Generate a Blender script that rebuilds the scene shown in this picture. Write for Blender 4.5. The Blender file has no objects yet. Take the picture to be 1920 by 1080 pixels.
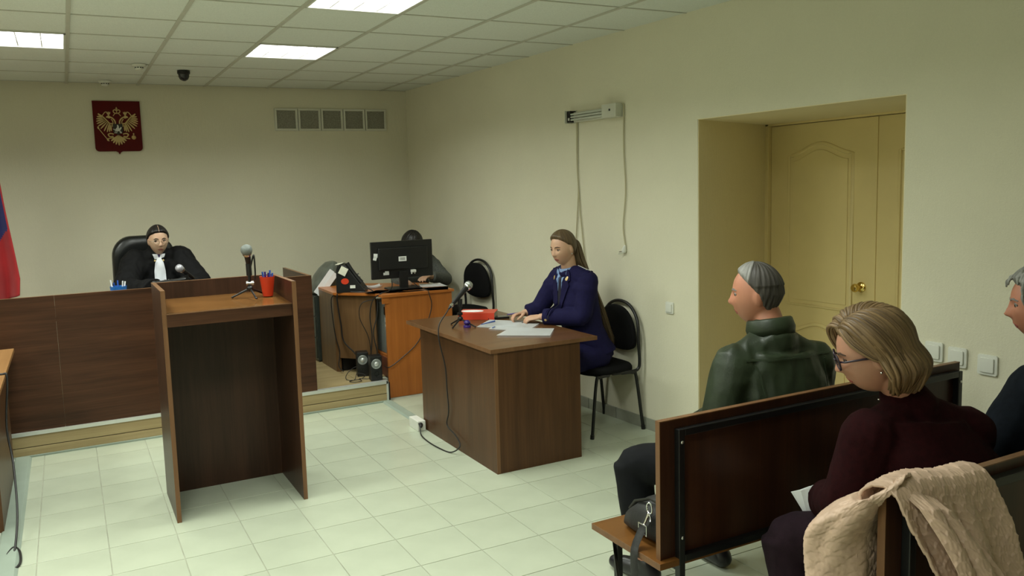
import bpy, bmesh, math, random
import numpy as np
from mathutils import Vector as V, Matrix, noise
from mathutils.bvhtree import BVHTree
random.seed(7)
SC = bpy.context.scene
COL = SC.collection
PI = math.pi
H = 2.8133

# ---------------------------------------------------------------- camera, exposure, world, lamps
def setup_camera():
    cam = bpy.data.objects.new('camera', bpy.data.cameras.new('camera'))
    COL.objects.link(cam)
    yaw, pitch, roll = 0.4694, -0.11, -0.0315
    f = V((math.sin(yaw)*math.cos(pitch), math.cos(yaw)*math.cos(pitch), math.sin(pitch)))
    r = V((math.cos(yaw), -math.sin(yaw), 0)); u = r.cross(f)
    r2 = r*math.cos(roll)+u*math.sin(roll); u2 = -r*math.sin(roll)+u*math.cos(roll)
    m = Matrix((r2, u2, -f)).transposed().to_4x4(); m.translation = V((-0.1056, -4.7169, 1.7556))
    cam.matrix_world = m
    cam.data.sensor_width = 36.0; cam.data.lens = 1520/1920*36
    cam.data.shift_x = 60.3/1920; cam.data.shift_y = -20.8/1920
    cam.data.clip_start = 0.05
    SC.camera = cam
setup_camera()
SC.view_settings.view_transform = 'Standard'; SC.view_settings.look = 'None'
SC.view_settings.gamma = 1.0; SC.view_settings.use_curve_mapping = False
SC.view_settings.exposure = 0.0
LAMP_POWER = 19.8; LAMP_COL = (0.94, 1.0, 0.89); LAMP_SPREAD = 152
w = bpy.data.worlds.new('world'); SC.world = w; w.use_nodes = True
w.node_tree.nodes['Background'].inputs[0].default_value = (0.5, 0.52, 0.45, 1)
w.node_tree.nodes['Background'].inputs[1].default_value = 0.02
# ceiling lamps: (x, y) of the lower left corner of each 0.6 m cell that holds a louvre lamp
LAMPS = [(-2.4, 1.2), (-0.6, 1.2), (1.2, 1.2), (-2.4, -0.6), (-0.6, -0.6), (1.2, -0.6),
         (-2.4, -2.4), (-0.6, -2.4), (1.2, -2.4), (-2.4, -4.2), (-0.6, -4.2)]

# ---------------------------------------------------------------- materials
MATS = {}
def _new(name):
    m = bpy.data.materials.new(name); m.use_nodes = True
    nt = m.node_tree; return m, nt, nt.nodes['Principled BSDF']
def L(nt, a, b): nt.links.new(a, b)
def c4(c): return (c[0], c[1], c[2], 1)
def coords(nt, scale=(1,1,1), kind='Object', rot=(0,0,0)):
    t = nt.nodes.new('ShaderNodeTexCoord'); mp = nt.nodes.new('ShaderNodeMapping')
    mp.inputs['Scale'].default_value = scale; mp.inputs['Rotation'].default_value = rot
    L(nt, t.outputs[kind], mp.inputs[0]); return mp.outputs[0]
def noise_tex(nt, co, scale, detail=4, rough=.55, dist=0):
    n = nt.nodes.new('ShaderNodeTexNoise'); n.inputs['Scale'].default_value = scale
    n.inputs['Detail'].default_value = detail; n.inputs['Roughness'].default_value = rough
    n.inputs['Distortion'].default_value = dist; L(nt, co, n.inputs['Vector']); return n
def ramp(nt, fac, stops):
    r = nt.nodes.new('ShaderNodeValToRGB'); L(nt, fac, r.inputs[0])
    e = r.color_ramp.elements
    e[0].position, e[0].color = stops[0][0], c4(stops[0][1]); e[1].position, e[1].color = stops[-1][0], c4(stops[-1][1])
    for p, c in stops[1:-1]:
        q = e.new(p); q.color = c4(c)
    return r.outputs[0]
def bump(nt, b, h, strength, dist=.01):
    n = nt.nodes.new('ShaderNodeBump'); n.inputs['Strength'].default_value = strength
    n.inputs['Distance'].default_value = dist; L(nt, h, n.inputs['Height']); L(nt, n.outputs[0], b.inputs['Normal'])
def mat(name, col, rough=.5, metal=0, var=.12, vs=8, bs=0, bscale=60, spec=.5, bdist=.004, stretch=(1,1,1), sheen=0, coat=0):
    """plain procedural material: colour with a little noise variation, optional fine relief"""
    if name in MATS: return MATS[name]
    m, nt, b = _new(name)
    co = coords(nt, stretch)
    n = noise_tex(nt, co, vs)
    lo = tuple(x*(1-var) for x in col); hi = tuple(min(1, x*(1+var)) for x in col)
    L(nt, ramp(nt, n.outputs[0], [(.3, lo), (.7, hi)]), b.inputs['Base Color'])
    b.inputs['Roughness'].default_value = rough; b.inputs['Metallic'].default_value = metal
    b.inputs['Specular IOR Level'].default_value = spec
    if sheen: b.inputs['Sheen Weight'].default_value = sheen
    if coat: b.inputs['Coat Weight'].default_value = coat
    if bs:
        n2 = noise_tex(nt, co, bscale, 3); bump(nt, b, n2.outputs[0], bs, bdist)
    MATS[name] = m; return m
def wood(name, light, dark, axis, rough=.38, scale=1.0):
    """laminate with long grain along axis 0/1/2"""
    if name in MATS: return MATS[name]
    m, nt, b = _new(name)
    s = [9*scale]*3; s[axis] = .55*scale
    co = coords(nt, tuple(s))
    n1 = noise_tex(nt, co, 1.6, 6, .6, .6)
    s2 = [60*scale]*3; s2[axis] = 1.6*scale
    n2 = noise_tex(nt, coords(nt, tuple(s2)), 1.5, 3, .6)
    mx = nt.nodes.new('ShaderNodeMix'); mx.data_type = 'FLOAT'; mx.inputs[0].default_value = .3
    L(nt, n1.outputs[0], mx.inputs[2]); L(nt, n2.outputs[0], mx.inputs[3])
    mid = tuple((a+c)/2 for a, c in zip(light, dark))
    L(nt, ramp(nt, mx.outputs[0], [(.33, dark), (.5, mid), (.66, light)]), b.inputs['Base Color'])
    b.inputs['Roughness'].default_value = rough; b.inputs['Specular IOR Level'].default_value = .3
    bump(nt, b, n2.outputs[0], .06, .002)
    MATS[name] = m; return m
def emit(name, col, strength):
    m, nt, b = _new(name); b.inputs['Base Color'].default_value = c4(col)
    b.inputs['Emission Color'].default_value = c4(col); b.inputs['Emission Strength'].default_value = strength
    return m

def wall_mat(name, col):
    m, nt, b = _new(name)
    co = coords(nt)
    n = noise_tex(nt, co, 2.2, 3); n2 = noise_tex(nt, co, 130, 4, .7); n3 = noise_tex(nt, coords(nt, (1, 1, .25)), 60, 2)
    mx = nt.nodes.new('ShaderNodeMix'); mx.data_type = 'FLOAT'; mx.inputs[0].default_value = .5
    L(nt, n.outputs[0], mx.inputs[2]); L(nt, n2.outputs[0], mx.inputs[3])
    L(nt, ramp(nt, mx.outputs[0], [(.3, tuple(x*.94 for x in col)), (.7, tuple(x*1.03 for x in col))]), b.inputs['Base Color'])
    b.inputs['Roughness'].default_value = .75; b.inputs['Specular IOR Level'].default_value = .25
    ad = nt.nodes.new('ShaderNodeMath'); ad.operation = 'ADD'; L(nt, n2.outputs[0], ad.inputs[0]); L(nt, n3.outputs[0], ad.inputs[1])
    bump(nt, b, ad.outputs[0], .35, .004); return m
WALL = wall_mat('wall_cream', (.74, .71, .555))
DOOR = mat('door_cream', (.74, .60, .285), .42, var=.04, vs=3)
REVEAL = wall_mat('reveal_cream_lifted', (.84, .74, .47))  # yellower paint, also brightened to offset the weak light in the recess
CEIL = mat('ceiling_tile_white', (.76, .80, .75), .9, var=.07, vs=140, bs=.35, bscale=220)
GRID = mat('ceiling_grid_white', (.52, .52, .45), .5, var=.03)
FTILE = mat('floor_tile_cream', (.46, .50, .385), .24, var=.07, vs=2.6, bs=.03, bscale=8, spec=.45)
GROUT = mat('grout_grey', (.34, .35, .27), .85, var=.15)
SKIRT = mat('skirting_tile_grey', (.30, .31, .25), .35, var=.1, vs=12)
DUCT = mat('duct_grey', (.29, .35, .29), .45, var=.06)
ALU = mat('aluminium', (.72, .74, .70), .32, .55, var=.04)
OAK = wood('oak_laminate', (.46, .36, .19), (.31, .23, .11), 0, .35, .8)
WAL_H = wood('walnut_horizontal', (0.0882, 0.0357, 0.01638), (0.0324, 0.01275, 0.00624), 0, .36)
WAL_Y = wood('walnut_depth', (0.0882, 0.0357, 0.01638), (0.0324, 0.01275, 0.00624), 1, .36)
WAL_V = wood('walnut_vertical', (0.09, 0.042, 0.021), (0.045, 0.02, 0.01), 2, .36)
EDGE = wood('walnut_edge', (0.2, 0.1, 0.045), (0.13, 0.062, 0.028), 2, .4)
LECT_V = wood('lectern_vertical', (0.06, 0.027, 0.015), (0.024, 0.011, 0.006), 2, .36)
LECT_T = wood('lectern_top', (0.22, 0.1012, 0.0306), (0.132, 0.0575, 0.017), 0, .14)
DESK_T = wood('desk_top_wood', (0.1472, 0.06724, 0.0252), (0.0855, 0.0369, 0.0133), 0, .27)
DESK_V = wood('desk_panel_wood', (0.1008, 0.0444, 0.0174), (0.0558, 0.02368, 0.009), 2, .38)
ORANGE_V = wood('orange_wood', (0.46, 0.1518, 0.03168), (0.3335, 0.103, 0.02016), 2, .38)
ORANGE_H = wood('orange_wood_top', (0.46, 0.1518, 0.03168), (0.3335, 0.103, 0.02016), 0, .3)
SEATW = wood('bench_seat_wood', (0.1674, 0.0696, 0.01596), (0.1178, 0.0464, 0.0105), 0, .33)
BLACKM = mat('black_metal', (.005, .005, .0055), .38, 0, var=.2)
BLACKP = mat('black_plastic', (.007, .007, .0075), .38, 0, var=.15, vs=20)
BLACKF = mat('black_fabric', (.004, .004, .0045), .9, 0, spec=.2, var=.25, vs=60, bs=.3, bscale=300)
LEATHER = mat('black_leather', (.006, .007, .007), .36, 0, var=.2, bs=.15, bscale=90)
CHROME = mat('chrome', (.7, .7, .7), .15, 1, var=.03)
BRASS = mat('brass', (.75, .55, .18), .16, 1, var=.05)
WHITEP = mat('white_plastic', (.72, .73, .66), .35, var=.03)
PAPER = mat('white_paper', (.90, .92, .93), .6, var=.02)
CORD = mat('cord_black', (.012, .011, .010), .5, var=.1)
CORDW = mat('cord_cream', (.50, .46, .30), .5, var=.05)
RED = mat('red_plastic', (.62, .045, .012), .4, var=.05)
BLUE = mat('blue_plastic', (.02, .09, .42), .3, var=.1)
PURPLE = mat('purple_plastic', (.035, .015, .16), .25, var=.1)
MESHM = mat('steel_mesh', (.42, .44, .42), .4, .8, var=.35, vs=260, bs=.6, bscale=300)
GOLD = mat('gold_paint', (.62, .46, .20), .45, .2, var=.1)
CREST = mat('crest_red', (0.0935, 0.002, 0.0015), .6, spec=.2, var=.08)
DARKB = mat('dark_shield', (.02, .015, .01), .5)
WHITE = mat('white_paint', (.75, .75, .7), .5, var=.03)

# ---------------------------------------------------------------- mesh helpers
def wm(o):
    m = o.matrix_basis.copy(); p = o.parent
    while p: m = p.matrix_basis @ m; p = p.parent
    return m
class MB:
    def __init__(s): s.bm = bmesh.new()
    def box(s, x0, x1, y0, y1, z0, z1, rz=0, c=None):
        m = Matrix.Translation(((x0+x1)/2, (y0+y1)/2, (z0+z1)/2)) @ Matrix.Diagonal((abs(x1-x0), abs(y1-y0), abs(z1-z0), 1))
        if rz:
            c = V(c) if c else V(((x0+x1)/2, (y0+y1)/2, 0))
            m = Matrix.Translation(c) @ Matrix.Rotation(rz, 4, 'Z') @ Matrix.Translation(-c) @ m
        bmesh.ops.create_cube(s.bm, size=1, matrix=m); return s
    def mbox(s, m, sx, sy, sz):
        bmesh.ops.create_cube(s.bm, size=1, matrix=m @ Matrix.Diagonal((sx, sy, sz, 1))); return s
    def tube(s, pts, r, n=8, closed=False, flat=None):
        """round bar through pts; r is one radius or one per point"""
        pts = [V(p) for p in pts]; N = len(pts)
        rs = r if isinstance(r, list) else [r]*N
        rings = []; ref = None
        for i, p in enumerate(pts):
            if closed: t = pts[(i+1) % N]-pts[i-1]
            else: t = pts[min(i+1, N-1)]-pts[max(i-1, 0)]
            if t.length < 1e-9: t = V((0, 0, 1))
            t.normalize()
            if ref is None:
                ref = t.orthogonal().normalized()
                if flat is not None: ref = V(flat); ref = (ref-t*ref.dot(t)).normalized()
            else:
                ref = ref-t*ref.dot(t)
                ref = ref.normalized() if ref.length > 1e-6 else t.orthogonal().normalized()
            b = t.cross(ref)
            ra, rb = rs[i] if isinstance(rs[i], (tuple, list)) else (rs[i], rs[i])
            rings.append([s.bm.verts.new(p+ref*math.cos(2*PI*k/n)*ra+b*math.sin(2*PI*k/n)*rb) for k in range(n)])
        M = N if closed else N-1
        for i in range(M):
            a, c = rings[i], rings[(i+1) % N]
            for k in range(n): s.bm.faces.new((a[k], a[(k+1) % n], c[(k+1) % n], c[k]))
        if not closed:
            s.bm.faces.new(rings[0][::-1]); s.bm.faces.new(rings[-1])
        return s
    def rings(s, rr):
        """skin a list of point rings, caps at both ends"""
        vs = [[s.bm.verts.new(p) for p in r] for r in rr]; n = len(vs[0])
        for a, c in zip(vs, vs[1:]):
            for k in range(n): s.bm.faces.new((a[k], a[(k+1) % n], c[(k+1) % n], c[k]))
        s.bm.faces.new(vs[0][::-1]); s.bm.faces.new(vs[-1]); return s
    def lathe(s, prof, m=None, n=20):
        m = m or Matrix()
        return s.rings([[m @ V((r*math.cos(2*PI*k/n), r*math.sin(2*PI*k/n), z)) for k in range(n)] for r, z in prof])
    def prism(s, poly, h0, h1, m=None):
        """2D polygon (x, y) extruded along z from h0 to h1, then transformed"""
        m = m or Matrix()
        return s.rings([[m @ V((x, y, h0)) for x, y in poly], [m @ V((x, y, h1)) for x, y in poly]])
    def ball(s, c, r, seg=16, m=None):
        mm = Matrix.Translation(V(c))
        if m: mm = mm @ m
        r = r if isinstance(r, (tuple, list)) else (r, r, r)
        bmesh.ops.create_uvsphere(s.bm, u_segments=seg, v_segments=max(6, seg*2//3), radius=1, matrix=mm @ Matrix.Diagonal((*r, 1))); return s
    def build(s, name, m, parent=None, smooth=False, bevel=0, local=False, thick=0):
        bmesh.ops.recalc_face_normals(s.bm, faces=s.bm.faces)
        if bevel:
            bmesh.ops.bevel(s.bm, geom=[e for e in s.bm.edges if e.is_manifold and e.calc_face_angle(0) > .6], offset=bevel, segments=2, affect='EDGES', profile=.6)
        me = bpy.data.meshes.new(name)
        if parent is not None and not local: s.bm.transform(wm(parent).inverted())
        s.bm.to_mesh(me); s.bm.free(); me.materials.append(m)
        if smooth:
            for p in me.polygons: p.use_smooth = True
            if smooth != 'all': me.set_sharp_from_angle(angle=math.radians(40))
        o = bpy.data.objects.new(name, me); COL.objects.link(o)
        if parent is not None: o.parent = parent
        return o
def tag(o, label=None, cat=None, group=None, kind=None):
    for k, v in (('label', label), ('category', cat), ('group', group), ('kind', kind)):
        if v: o[k] = v
    return o
def thing(name, label, cat, loc, rz=0, group=None):
    o = bpy.data.objects.new(name, None); COL.objects.link(o); o.empty_display_size = .05
    o.location = loc; o.rotation_euler = (0, 0, rz); return tag(o, label, cat, group)
def copy_tree(o, parent=None):
    c = o.copy(); COL.objects.link(c)
    if parent: c.parent = parent
    for ch in list(o.children): copy_tree(ch, c)
    return c
def spline(pts, n=8):
    """Catmull-Rom through pts"""
    P = [V(p) for p in pts]; P = [P[0]*2-P[1]]+P+[P[-1]*2-P[-2]]; out = []
    for i in range(1, len(P)-2):
        for k in range(n):
            t = k/n; a, b, c, d = P[i-1], P[i], P[i+1], P[i+2]
            out.append(.5*((2*b)+(c-a)*t+(2*a-5*b+4*c-d)*t*t+(-a+3*b-3*c+d)*t**3))
    out.append(P[-2]); return out
def frame(fwd, up, loc=(0, 0, 0)):
    """matrix with columns right, forward, up"""
    f = V(fwd).normalized(); u = V(up); r = f.cross(u).normalized(); u = r.cross(f)
    m = Matrix((r, f, u)).transposed().to_4x4(); m.translation = V(loc); return m
def seg(a, b):
    """matrix whose z axis runs from a to b, origin at a"""
    a, b = V(a), V(b); z = (b-a).normalized(); x = z.orthogonal().normalized(); y = z.cross(x)
    m = Matrix((x, y, z)).transposed().to_4x4(); m.translation = a; return m
def rrect(w, h, r, n=5):
    out = []
    for cx, cy, a0 in ((w/2-r, h/2-r, 0), (-w/2+r, h/2-r, 90), (-w/2+r, -h/2+r, 180), (w/2-r, -h/2+r, 270)):
        for k in range(n+1):
            a = math.radians(a0+90*k/n); out.append((cx+r*math.cos(a), cy+r*math.sin(a)))
    return out

# right wall runs along x = 3.48 - 0.055 y, back wall along y = 3.70 - 0.03 x
def wx(y): return 3.48-.055*y
def by(x): return 3.70-.03*x
WR = math.atan(.055)       # wall direction turned from +Y
BR = -math.atan(.03)

# ================================================================ STRUCTURE
def structure():
    # floor base and tiles
    fl = MB().box(-3.4, 5.6, -7.2, 4.0, -.06, -.003).build('floor', GROUT); tag(fl, kind='structure')
    proto = None
    dx, dy = .3225, .33
    def tile_mesh():
        b = MB().box(-.5*dx+.0022, .5*dx-.0022, -.5*dy+.0022, .5*dy-.0022, -.006, 0)
        return b.build('floor_tile', FTILE, bevel=.0012)
    for i in range(-10, 6):
        for j in range(-8, 9):
            cx = 1.8992+(i+.5)*dx; y0 = -1.3308+j*dy; y1 = min(y0+dy, 1.571)
            if cx > wx(y0)+.25: continue
            if proto is None: o = proto = tile_mesh()
            else: o = proto.copy(); COL.objects.link(o)
            o.parent = fl; o.location = (cx, (y0+y1)/2, 0)
            if y1-y0 < dy-.01: o.scale = (1, (y1-y0)/dy, 1)
    # ceiling
    ce = MB().box(-3.4, 4.4, -7.2, 4.0, H+.07, H+.12).build('ceiling', CEIL); tag(ce, kind='structure')
    t0 = MB().box(-.294, .294, -.294, .294, .004, .02).build('ceiling_tile', CEIL, bevel=.003)
    first = True
    for i in range(-5, 7):
        for j in range(-10, 6):
            x, y = i*.6, j*.6
            if (round(x, 1), round(y, 1)) in [(round(a, 1), round(b, 1)) for a, b in LAMPS]: continue
            if x > wx(y)-.02: continue
            o = t0 if first else t0.copy()
            if not first: COL.objects.link(o)
            first = False; o.parent = ce
            xe, ye = min(x+.6, wx(y)+.02), min(y+.6, by(x)+.02)
            o.location = ((x+xe)/2, (y+ye)/2, H); o.scale = ((xe-x)/.6, (ye-y)/.6, 1)
    g0 = None
    for i in range(-5, 7):
        MB().box(i*.6-.012, i*.6+.012, -6.6, 3.72, H-.003, H+.03).build('grid_bar', GRID, ce)
    for j in range(-10, 7):
        MB().box(-3.0, 3.75, j*.6-.006, j*.6+.006, H, H+.03).build('grid_rail', GRID, ce)
    # back wall, left wall, rear wall
    def slab(name, pts, m, z0=0, z1=H+.06):
        return tag(MB().prism(pts, z0, z1).build(name, m), kind='structure')
    slab('wall_back', [(-3.2, by(-3.2)), (wx(3.6)+.05, by(3.3)), (wx(3.6)+.05, 3.95), (-3.2, 3.95)], WALL)
    slab('wall_left', [(-3.2, -6.8), (-3.05, -6.8), (-3.05, 3.9), (-3.2, 3.9)], WALL)
    slab('wall_rear', [(-3.2, -6.8), (4.1, -6.8), (4.1, -6.65), (-3.2, -6.65)], WALL)
    # right wall with splayed door recess: y -2.09 .. -0.70, head at 2.143
    yo0, yo1, zt = -2.085, -.70, 2.143
    D = .985
    b = MB()
    xi = 4.72
    b.prism([(wx(3.75), 3.75), (wx(yo1), yo1), (4.50, -.345), (xi, -.345), (xi, 3.75)], 0, H+.06)
    b.prism([(wx(yo0), yo0), (wx(-6.8), -6.8), (xi, -6.8), (xi, -2.30), (4.50, -2.30)], 0, H+.06)
    b.prism([(wx(yo1), yo1), (wx(yo0), yo0), (4.50, -2.30), (4.50, -.345)], zt, H+.06)
    tag(b.build('wall_right', WALL), kind='structure')
    # plaster lining of the recess: two jambs and the head
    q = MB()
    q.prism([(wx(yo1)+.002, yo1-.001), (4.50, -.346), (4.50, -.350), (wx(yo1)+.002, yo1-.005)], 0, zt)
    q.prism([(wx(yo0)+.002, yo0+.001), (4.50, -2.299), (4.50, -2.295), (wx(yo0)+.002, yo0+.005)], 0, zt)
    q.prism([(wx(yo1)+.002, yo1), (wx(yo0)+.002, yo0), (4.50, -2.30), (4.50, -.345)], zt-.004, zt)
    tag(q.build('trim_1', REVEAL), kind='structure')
    # skirting tiles along the right wall
    sk = tag(MB().prism([(wx(1.45)-.004, 1.45), (wx(-.70)-.004, -.70), (wx(-.70), -.70), (wx(1.45), 1.45)], 0, .08).build('baseboard_right', GROUT), kind='structure')
    y = 1.45; p0 = None
    while y > -.55:
        o = MB().box(-.011, 0, -.162, .162, 0, .083).build('skirting_tile', SKIRT, bevel=.002) if p0 is None else p0.copy()
        if p0 is None: p0 = o
        else: COL.objects.link(o)
        o.parent = sk; yc = y-.165; o.location = (wx(yc), yc, 0); o.rotation_euler = (0, 0, WR); y -= .33
    s2 = tag(MB().prism([(wx(-2.09)-.004, -2.09), (wx(-5)-.004, -5), (wx(-5), -5), (wx(-2.09), -2.09)], 0, .08).build('baseboard_front', SKIRT), kind='structure')
    # door: frame, two leaves
    d = thing('door_1', None, None, (4.48, -.87, 0)); d['kind'] = 'structure'
    f = MB(); f.box(4.455, 4.52, -.395, -.345, 0, zt); f.box(4.455, 4.52, -2.2, -.345, 2.125, zt)
    f.build('door_frame', DOOR, d, bevel=.003)
    def leaf(y0, y1):
        lf = MB().box(4.485, 4.52, y0, y1, .01, 2.122).build('door_leaf', DOOR, d, bevel=.003)
        yc = (y0+y1)/2; w2 = .265*(y1-y0)/.86
        def arch(z0, z1, s, up):
            pts = []
            n = 16
            for k in range(n+1):
                t = -1+2*k/n; pts.append((yc+t*w2, z1+(.075*(math.cos(t*PI)*.5+.5) if up else 0)))
            return pts+[(yc+w2, z0), (yc-w2, z0)]
        for z0, z1, up in ((.86, 1.905, True), (.16, .66, True)):
            P = arch(z0, z1, 1, up)
            MB().tube([(4.483, p, q) for p, q in P], (.009, .013), 8, closed=True).build('moulding', DOOR, lf, smooth=True)
            cy, cz = yc, (z0+z1)/2
            MB().prism([(cy+(p-cy)*.86, cz+(q-cz)*.93) for p, q in P], 0, .007, Matrix(((0, 0, 1, 4.479), (1, 0, 0, 0), (0, 1, 0, 0), (0, 0, 0, 1)))).build('panel', DOOR, lf, bevel=.003)
        return lf
    lf = leaf(-1.250, -.398); leaf(-2.115, -1.256)
    MB().box(4.478, 4.486, -1.268, -1.238, .02, 2.12).build('astragal', DOOR, d)
    k = MB(); mm = Matrix.Translation((4.485, -1.165, 1.03)) @ Matrix.Rotation(-PI/2, 4, 'Y')
    k.lathe([(.034, 0), (.034, .006), (.027, .012), (.013, .016), (.012, .036), (.020, .044), (.027, .055), (.028, .066), (.022, .076), (.010, .079)], mm, 24)
    kn = k.build('door_knob', BRASS, lf, smooth=True); kn['label'] = 'round brass knob'
    # threshold floor inside recess is covered by the tiles
structure()

# ---------------------------------------------------------------- dais
def dais():
    d = tag(MB().prism([(-3.05, 1.575), (2.18, 1.575), (2.18, 1.70), (wx(1.7)-.005, 1.70), (wx(3.5)-.005, 3.58), (-3.05, 3.75)], 0, .163).build('floor_dais', GROUT), kind='structure')
    # laminate boards on top, running along X
    y = 1.578; n = 0
    while y < 3.57:
        y1 = min(y+.19, 3.59); off = (n % 3)*.43
        x = -3.0+off-.6
        while x < 3.4:
            a, c = max(x, -3.04), min(x+1.285, (2.178 if y < 1.70 else 3.30))
            if c-a > .05: MB().box(a+.0008, c-.0008, y+.0008, y1-.0008, .162, .175).build('floor_board', OAK, d)
            x += 1.286
        y = y1; n += 1
    # fascia: upper and lower boards, aluminium nosing and corner
    for a, c in ((-3.04, -.9), (-.9, .65), (.65, 2.178)):
        MB().box(a+.001, c-.001, 1.563, 1.576, .072, .165).build('fascia_board', OAK, d)
        MB().box(a+.001, c-.001, 1.559, 1.576, .012, .066).build('fascia_board', OAK, d, bevel=.002)
    n = MB(); n.box(-3.04, 2.186, 1.556, 1.60, .171, .178); n.box(-3.04, 2.186, 1.553, 1.560, .152, .178)
    n.build('nosing', ALU, d, bevel=.001)
    MB().box(2.172, 2.188, 1.553, 1.575, .0, .176).build('corner_trim', ALU, d)
    MB().box(-3.04, 2.19, 1.545, 1.563, 0, .013).build('foot_trim', DUCT, d, bevel=.002)
    MB().box(2.19, 2.218, 1.60, 1.69, 0, .15).build('end_gap_shade', BLACKM, d)  # black block painted in as the shade of the open gap
dais()
def ducts():
    t = thing('cable_duct', 'grey floor cable duct running from the dais beside the left table', 'cable duct', (-.49, 0, 0))
    MB().prism([(-.545, 0), (-.436, 0), (-.452, .012), (-.53, .012)], -2.2, 1.55, Matrix(((1, 0, 0, 0), (0, 0, 1, 0), (0, 1, 0, 0), (0, 0, 0, 1)))).build('cover', DUCT, t, bevel=.002)
    MB().box(-.549, -.541, -2.2, 1.55, 0, .006).build('edge_strip', WHITEP, t)
    t = thing('cable_duct', 'grey floor cable duct between dais corner and white socket box', 'cable duct', (2.17, 1.2, 0))
    MB().prism([(2.125, 0), (2.215, 0), (2.20, .012), (2.14, .012)], .80, 1.545, Matrix(((1, 0, 0, 0), (0, 0, 1, 0), (0, 1, 0, 0), (0, 0, 0, 1)))).build('cover', DUCT, t, bevel=.002)
ducts()

# ---------------------------------------------------------------- ceiling lamps and fittings
def lamps():
    em = emit('lamp_diffuser', (.97, .96, 1.0), 5.0)
    for i, (x, y) in enumerate(LAMPS):
        vis = {(-.6, 1.2): 'square louvre ceiling lamp above the flag, cut by the left edge', (1.2, 1.2): 'square louvre ceiling lamp nearest the back wall above the lectern',
               (1.2, -.6): 'square louvre ceiling lamp at the top edge, above the uniformed woman'}
        lab = vis.get((x, y), 'square louvre ceiling lamp out of view, %s column, %s row from the judge bench' % ({-2.4: 'left', -.6: 'middle', 1.2: 'right'}[x], {1.2: 'first', -.6: 'second', -2.4: 'third', -4.2: 'fourth'}[y]))
        t = thing('ceiling_lamp', lab, 'lamp', (x+.3, y+.3, H), 0, 'louvre lamps in the ceiling grid')
        MB().box(x+.02, x+.58, y+.02, y+.58, H+.045, H+.055).build('diffuser', em, t)
        f = MB()
        for a in (x+.012, x+.576): f.box(a, a+.012, y+.012, y+.588, H-.004, H+.06)
        for a in (y+.012, y+.576): f.box(x+.012, x+.588, a, a+.012, H-.004, H+.06)
        f.build('housing', WHITEP, t)
        for k in range(1, 4): MB().box(x+.012+.144*k-.003, x+.012+.144*k+.003, y+.024, y+.576, H+.004, H+.045).build('louvre', WHITEP, t)
        ld = bpy.data.lights.new('lamp_light', 'AREA'); ld.shape = 'SQUARE'; ld.size = .54
        ld.energy = LAMP_POWER; ld.color = LAMP_COL; ld.spread = math.radians(LAMP_SPREAD)
        lo = bpy.data.objects.new('lamp_light', ld); COL.objects.link(lo); lo.parent = t; lo.location = (0, 0, -.006)
    for x, y, lab in ((.512, 2.392, 'white round smoke detector on ceiling left of the dome camera'), (.308, 3.44, 'white round smoke detector on ceiling right above the red crest')):
        t = thing('smoke_detector', lab, 'detector', (x, y, H), 0, 'smoke detectors on the ceiling')
        MB().lathe([(.055, 0), (.055, -.012), (.048, -.018)], Matrix.Translation((x, y, H)), 24).build('base', WHITEP, t, smooth=True)
        MB().lathe([(.030, -.018), (.032, -.030), (.028, -.042), (.012, -.046)], Matrix.Translation((x, y, H)), 20).build('sensor', WHITEP, t, smooth=True)
        s = MB()
        for k in range(10):
            a = 2*PI*k/10; s.mbox(Matrix.Translation((x+.031*math.cos(a), y+.031*math.sin(a), H-.026)) @ Matrix.Rotation(a, 4, 'Z'), .004, .011, .008)
        s.build('vent_slots', BLACKP, t)
    t = thing('dome_camera', 'black dome security camera on the ceiling near the back wall', 'camera', (.883, 2.656, H))
    MB().lathe([(.052, 0), (.052, -.022), (.046, -.028)], Matrix.Translation((.883, 2.656, H)), 24).build('housing', BLACKP, t, smooth=True)
    MB().lathe([(.045, -.026), (.043, -.05), (.032, -.072), (.014, -.083), (.004, -.085)], Matrix.Translation((.883, 2.656, H)), 24).build('dome', mat('smoked_dome', (.015, .015, .018), .12, 0), t, smooth=True)
lamps()

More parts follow.
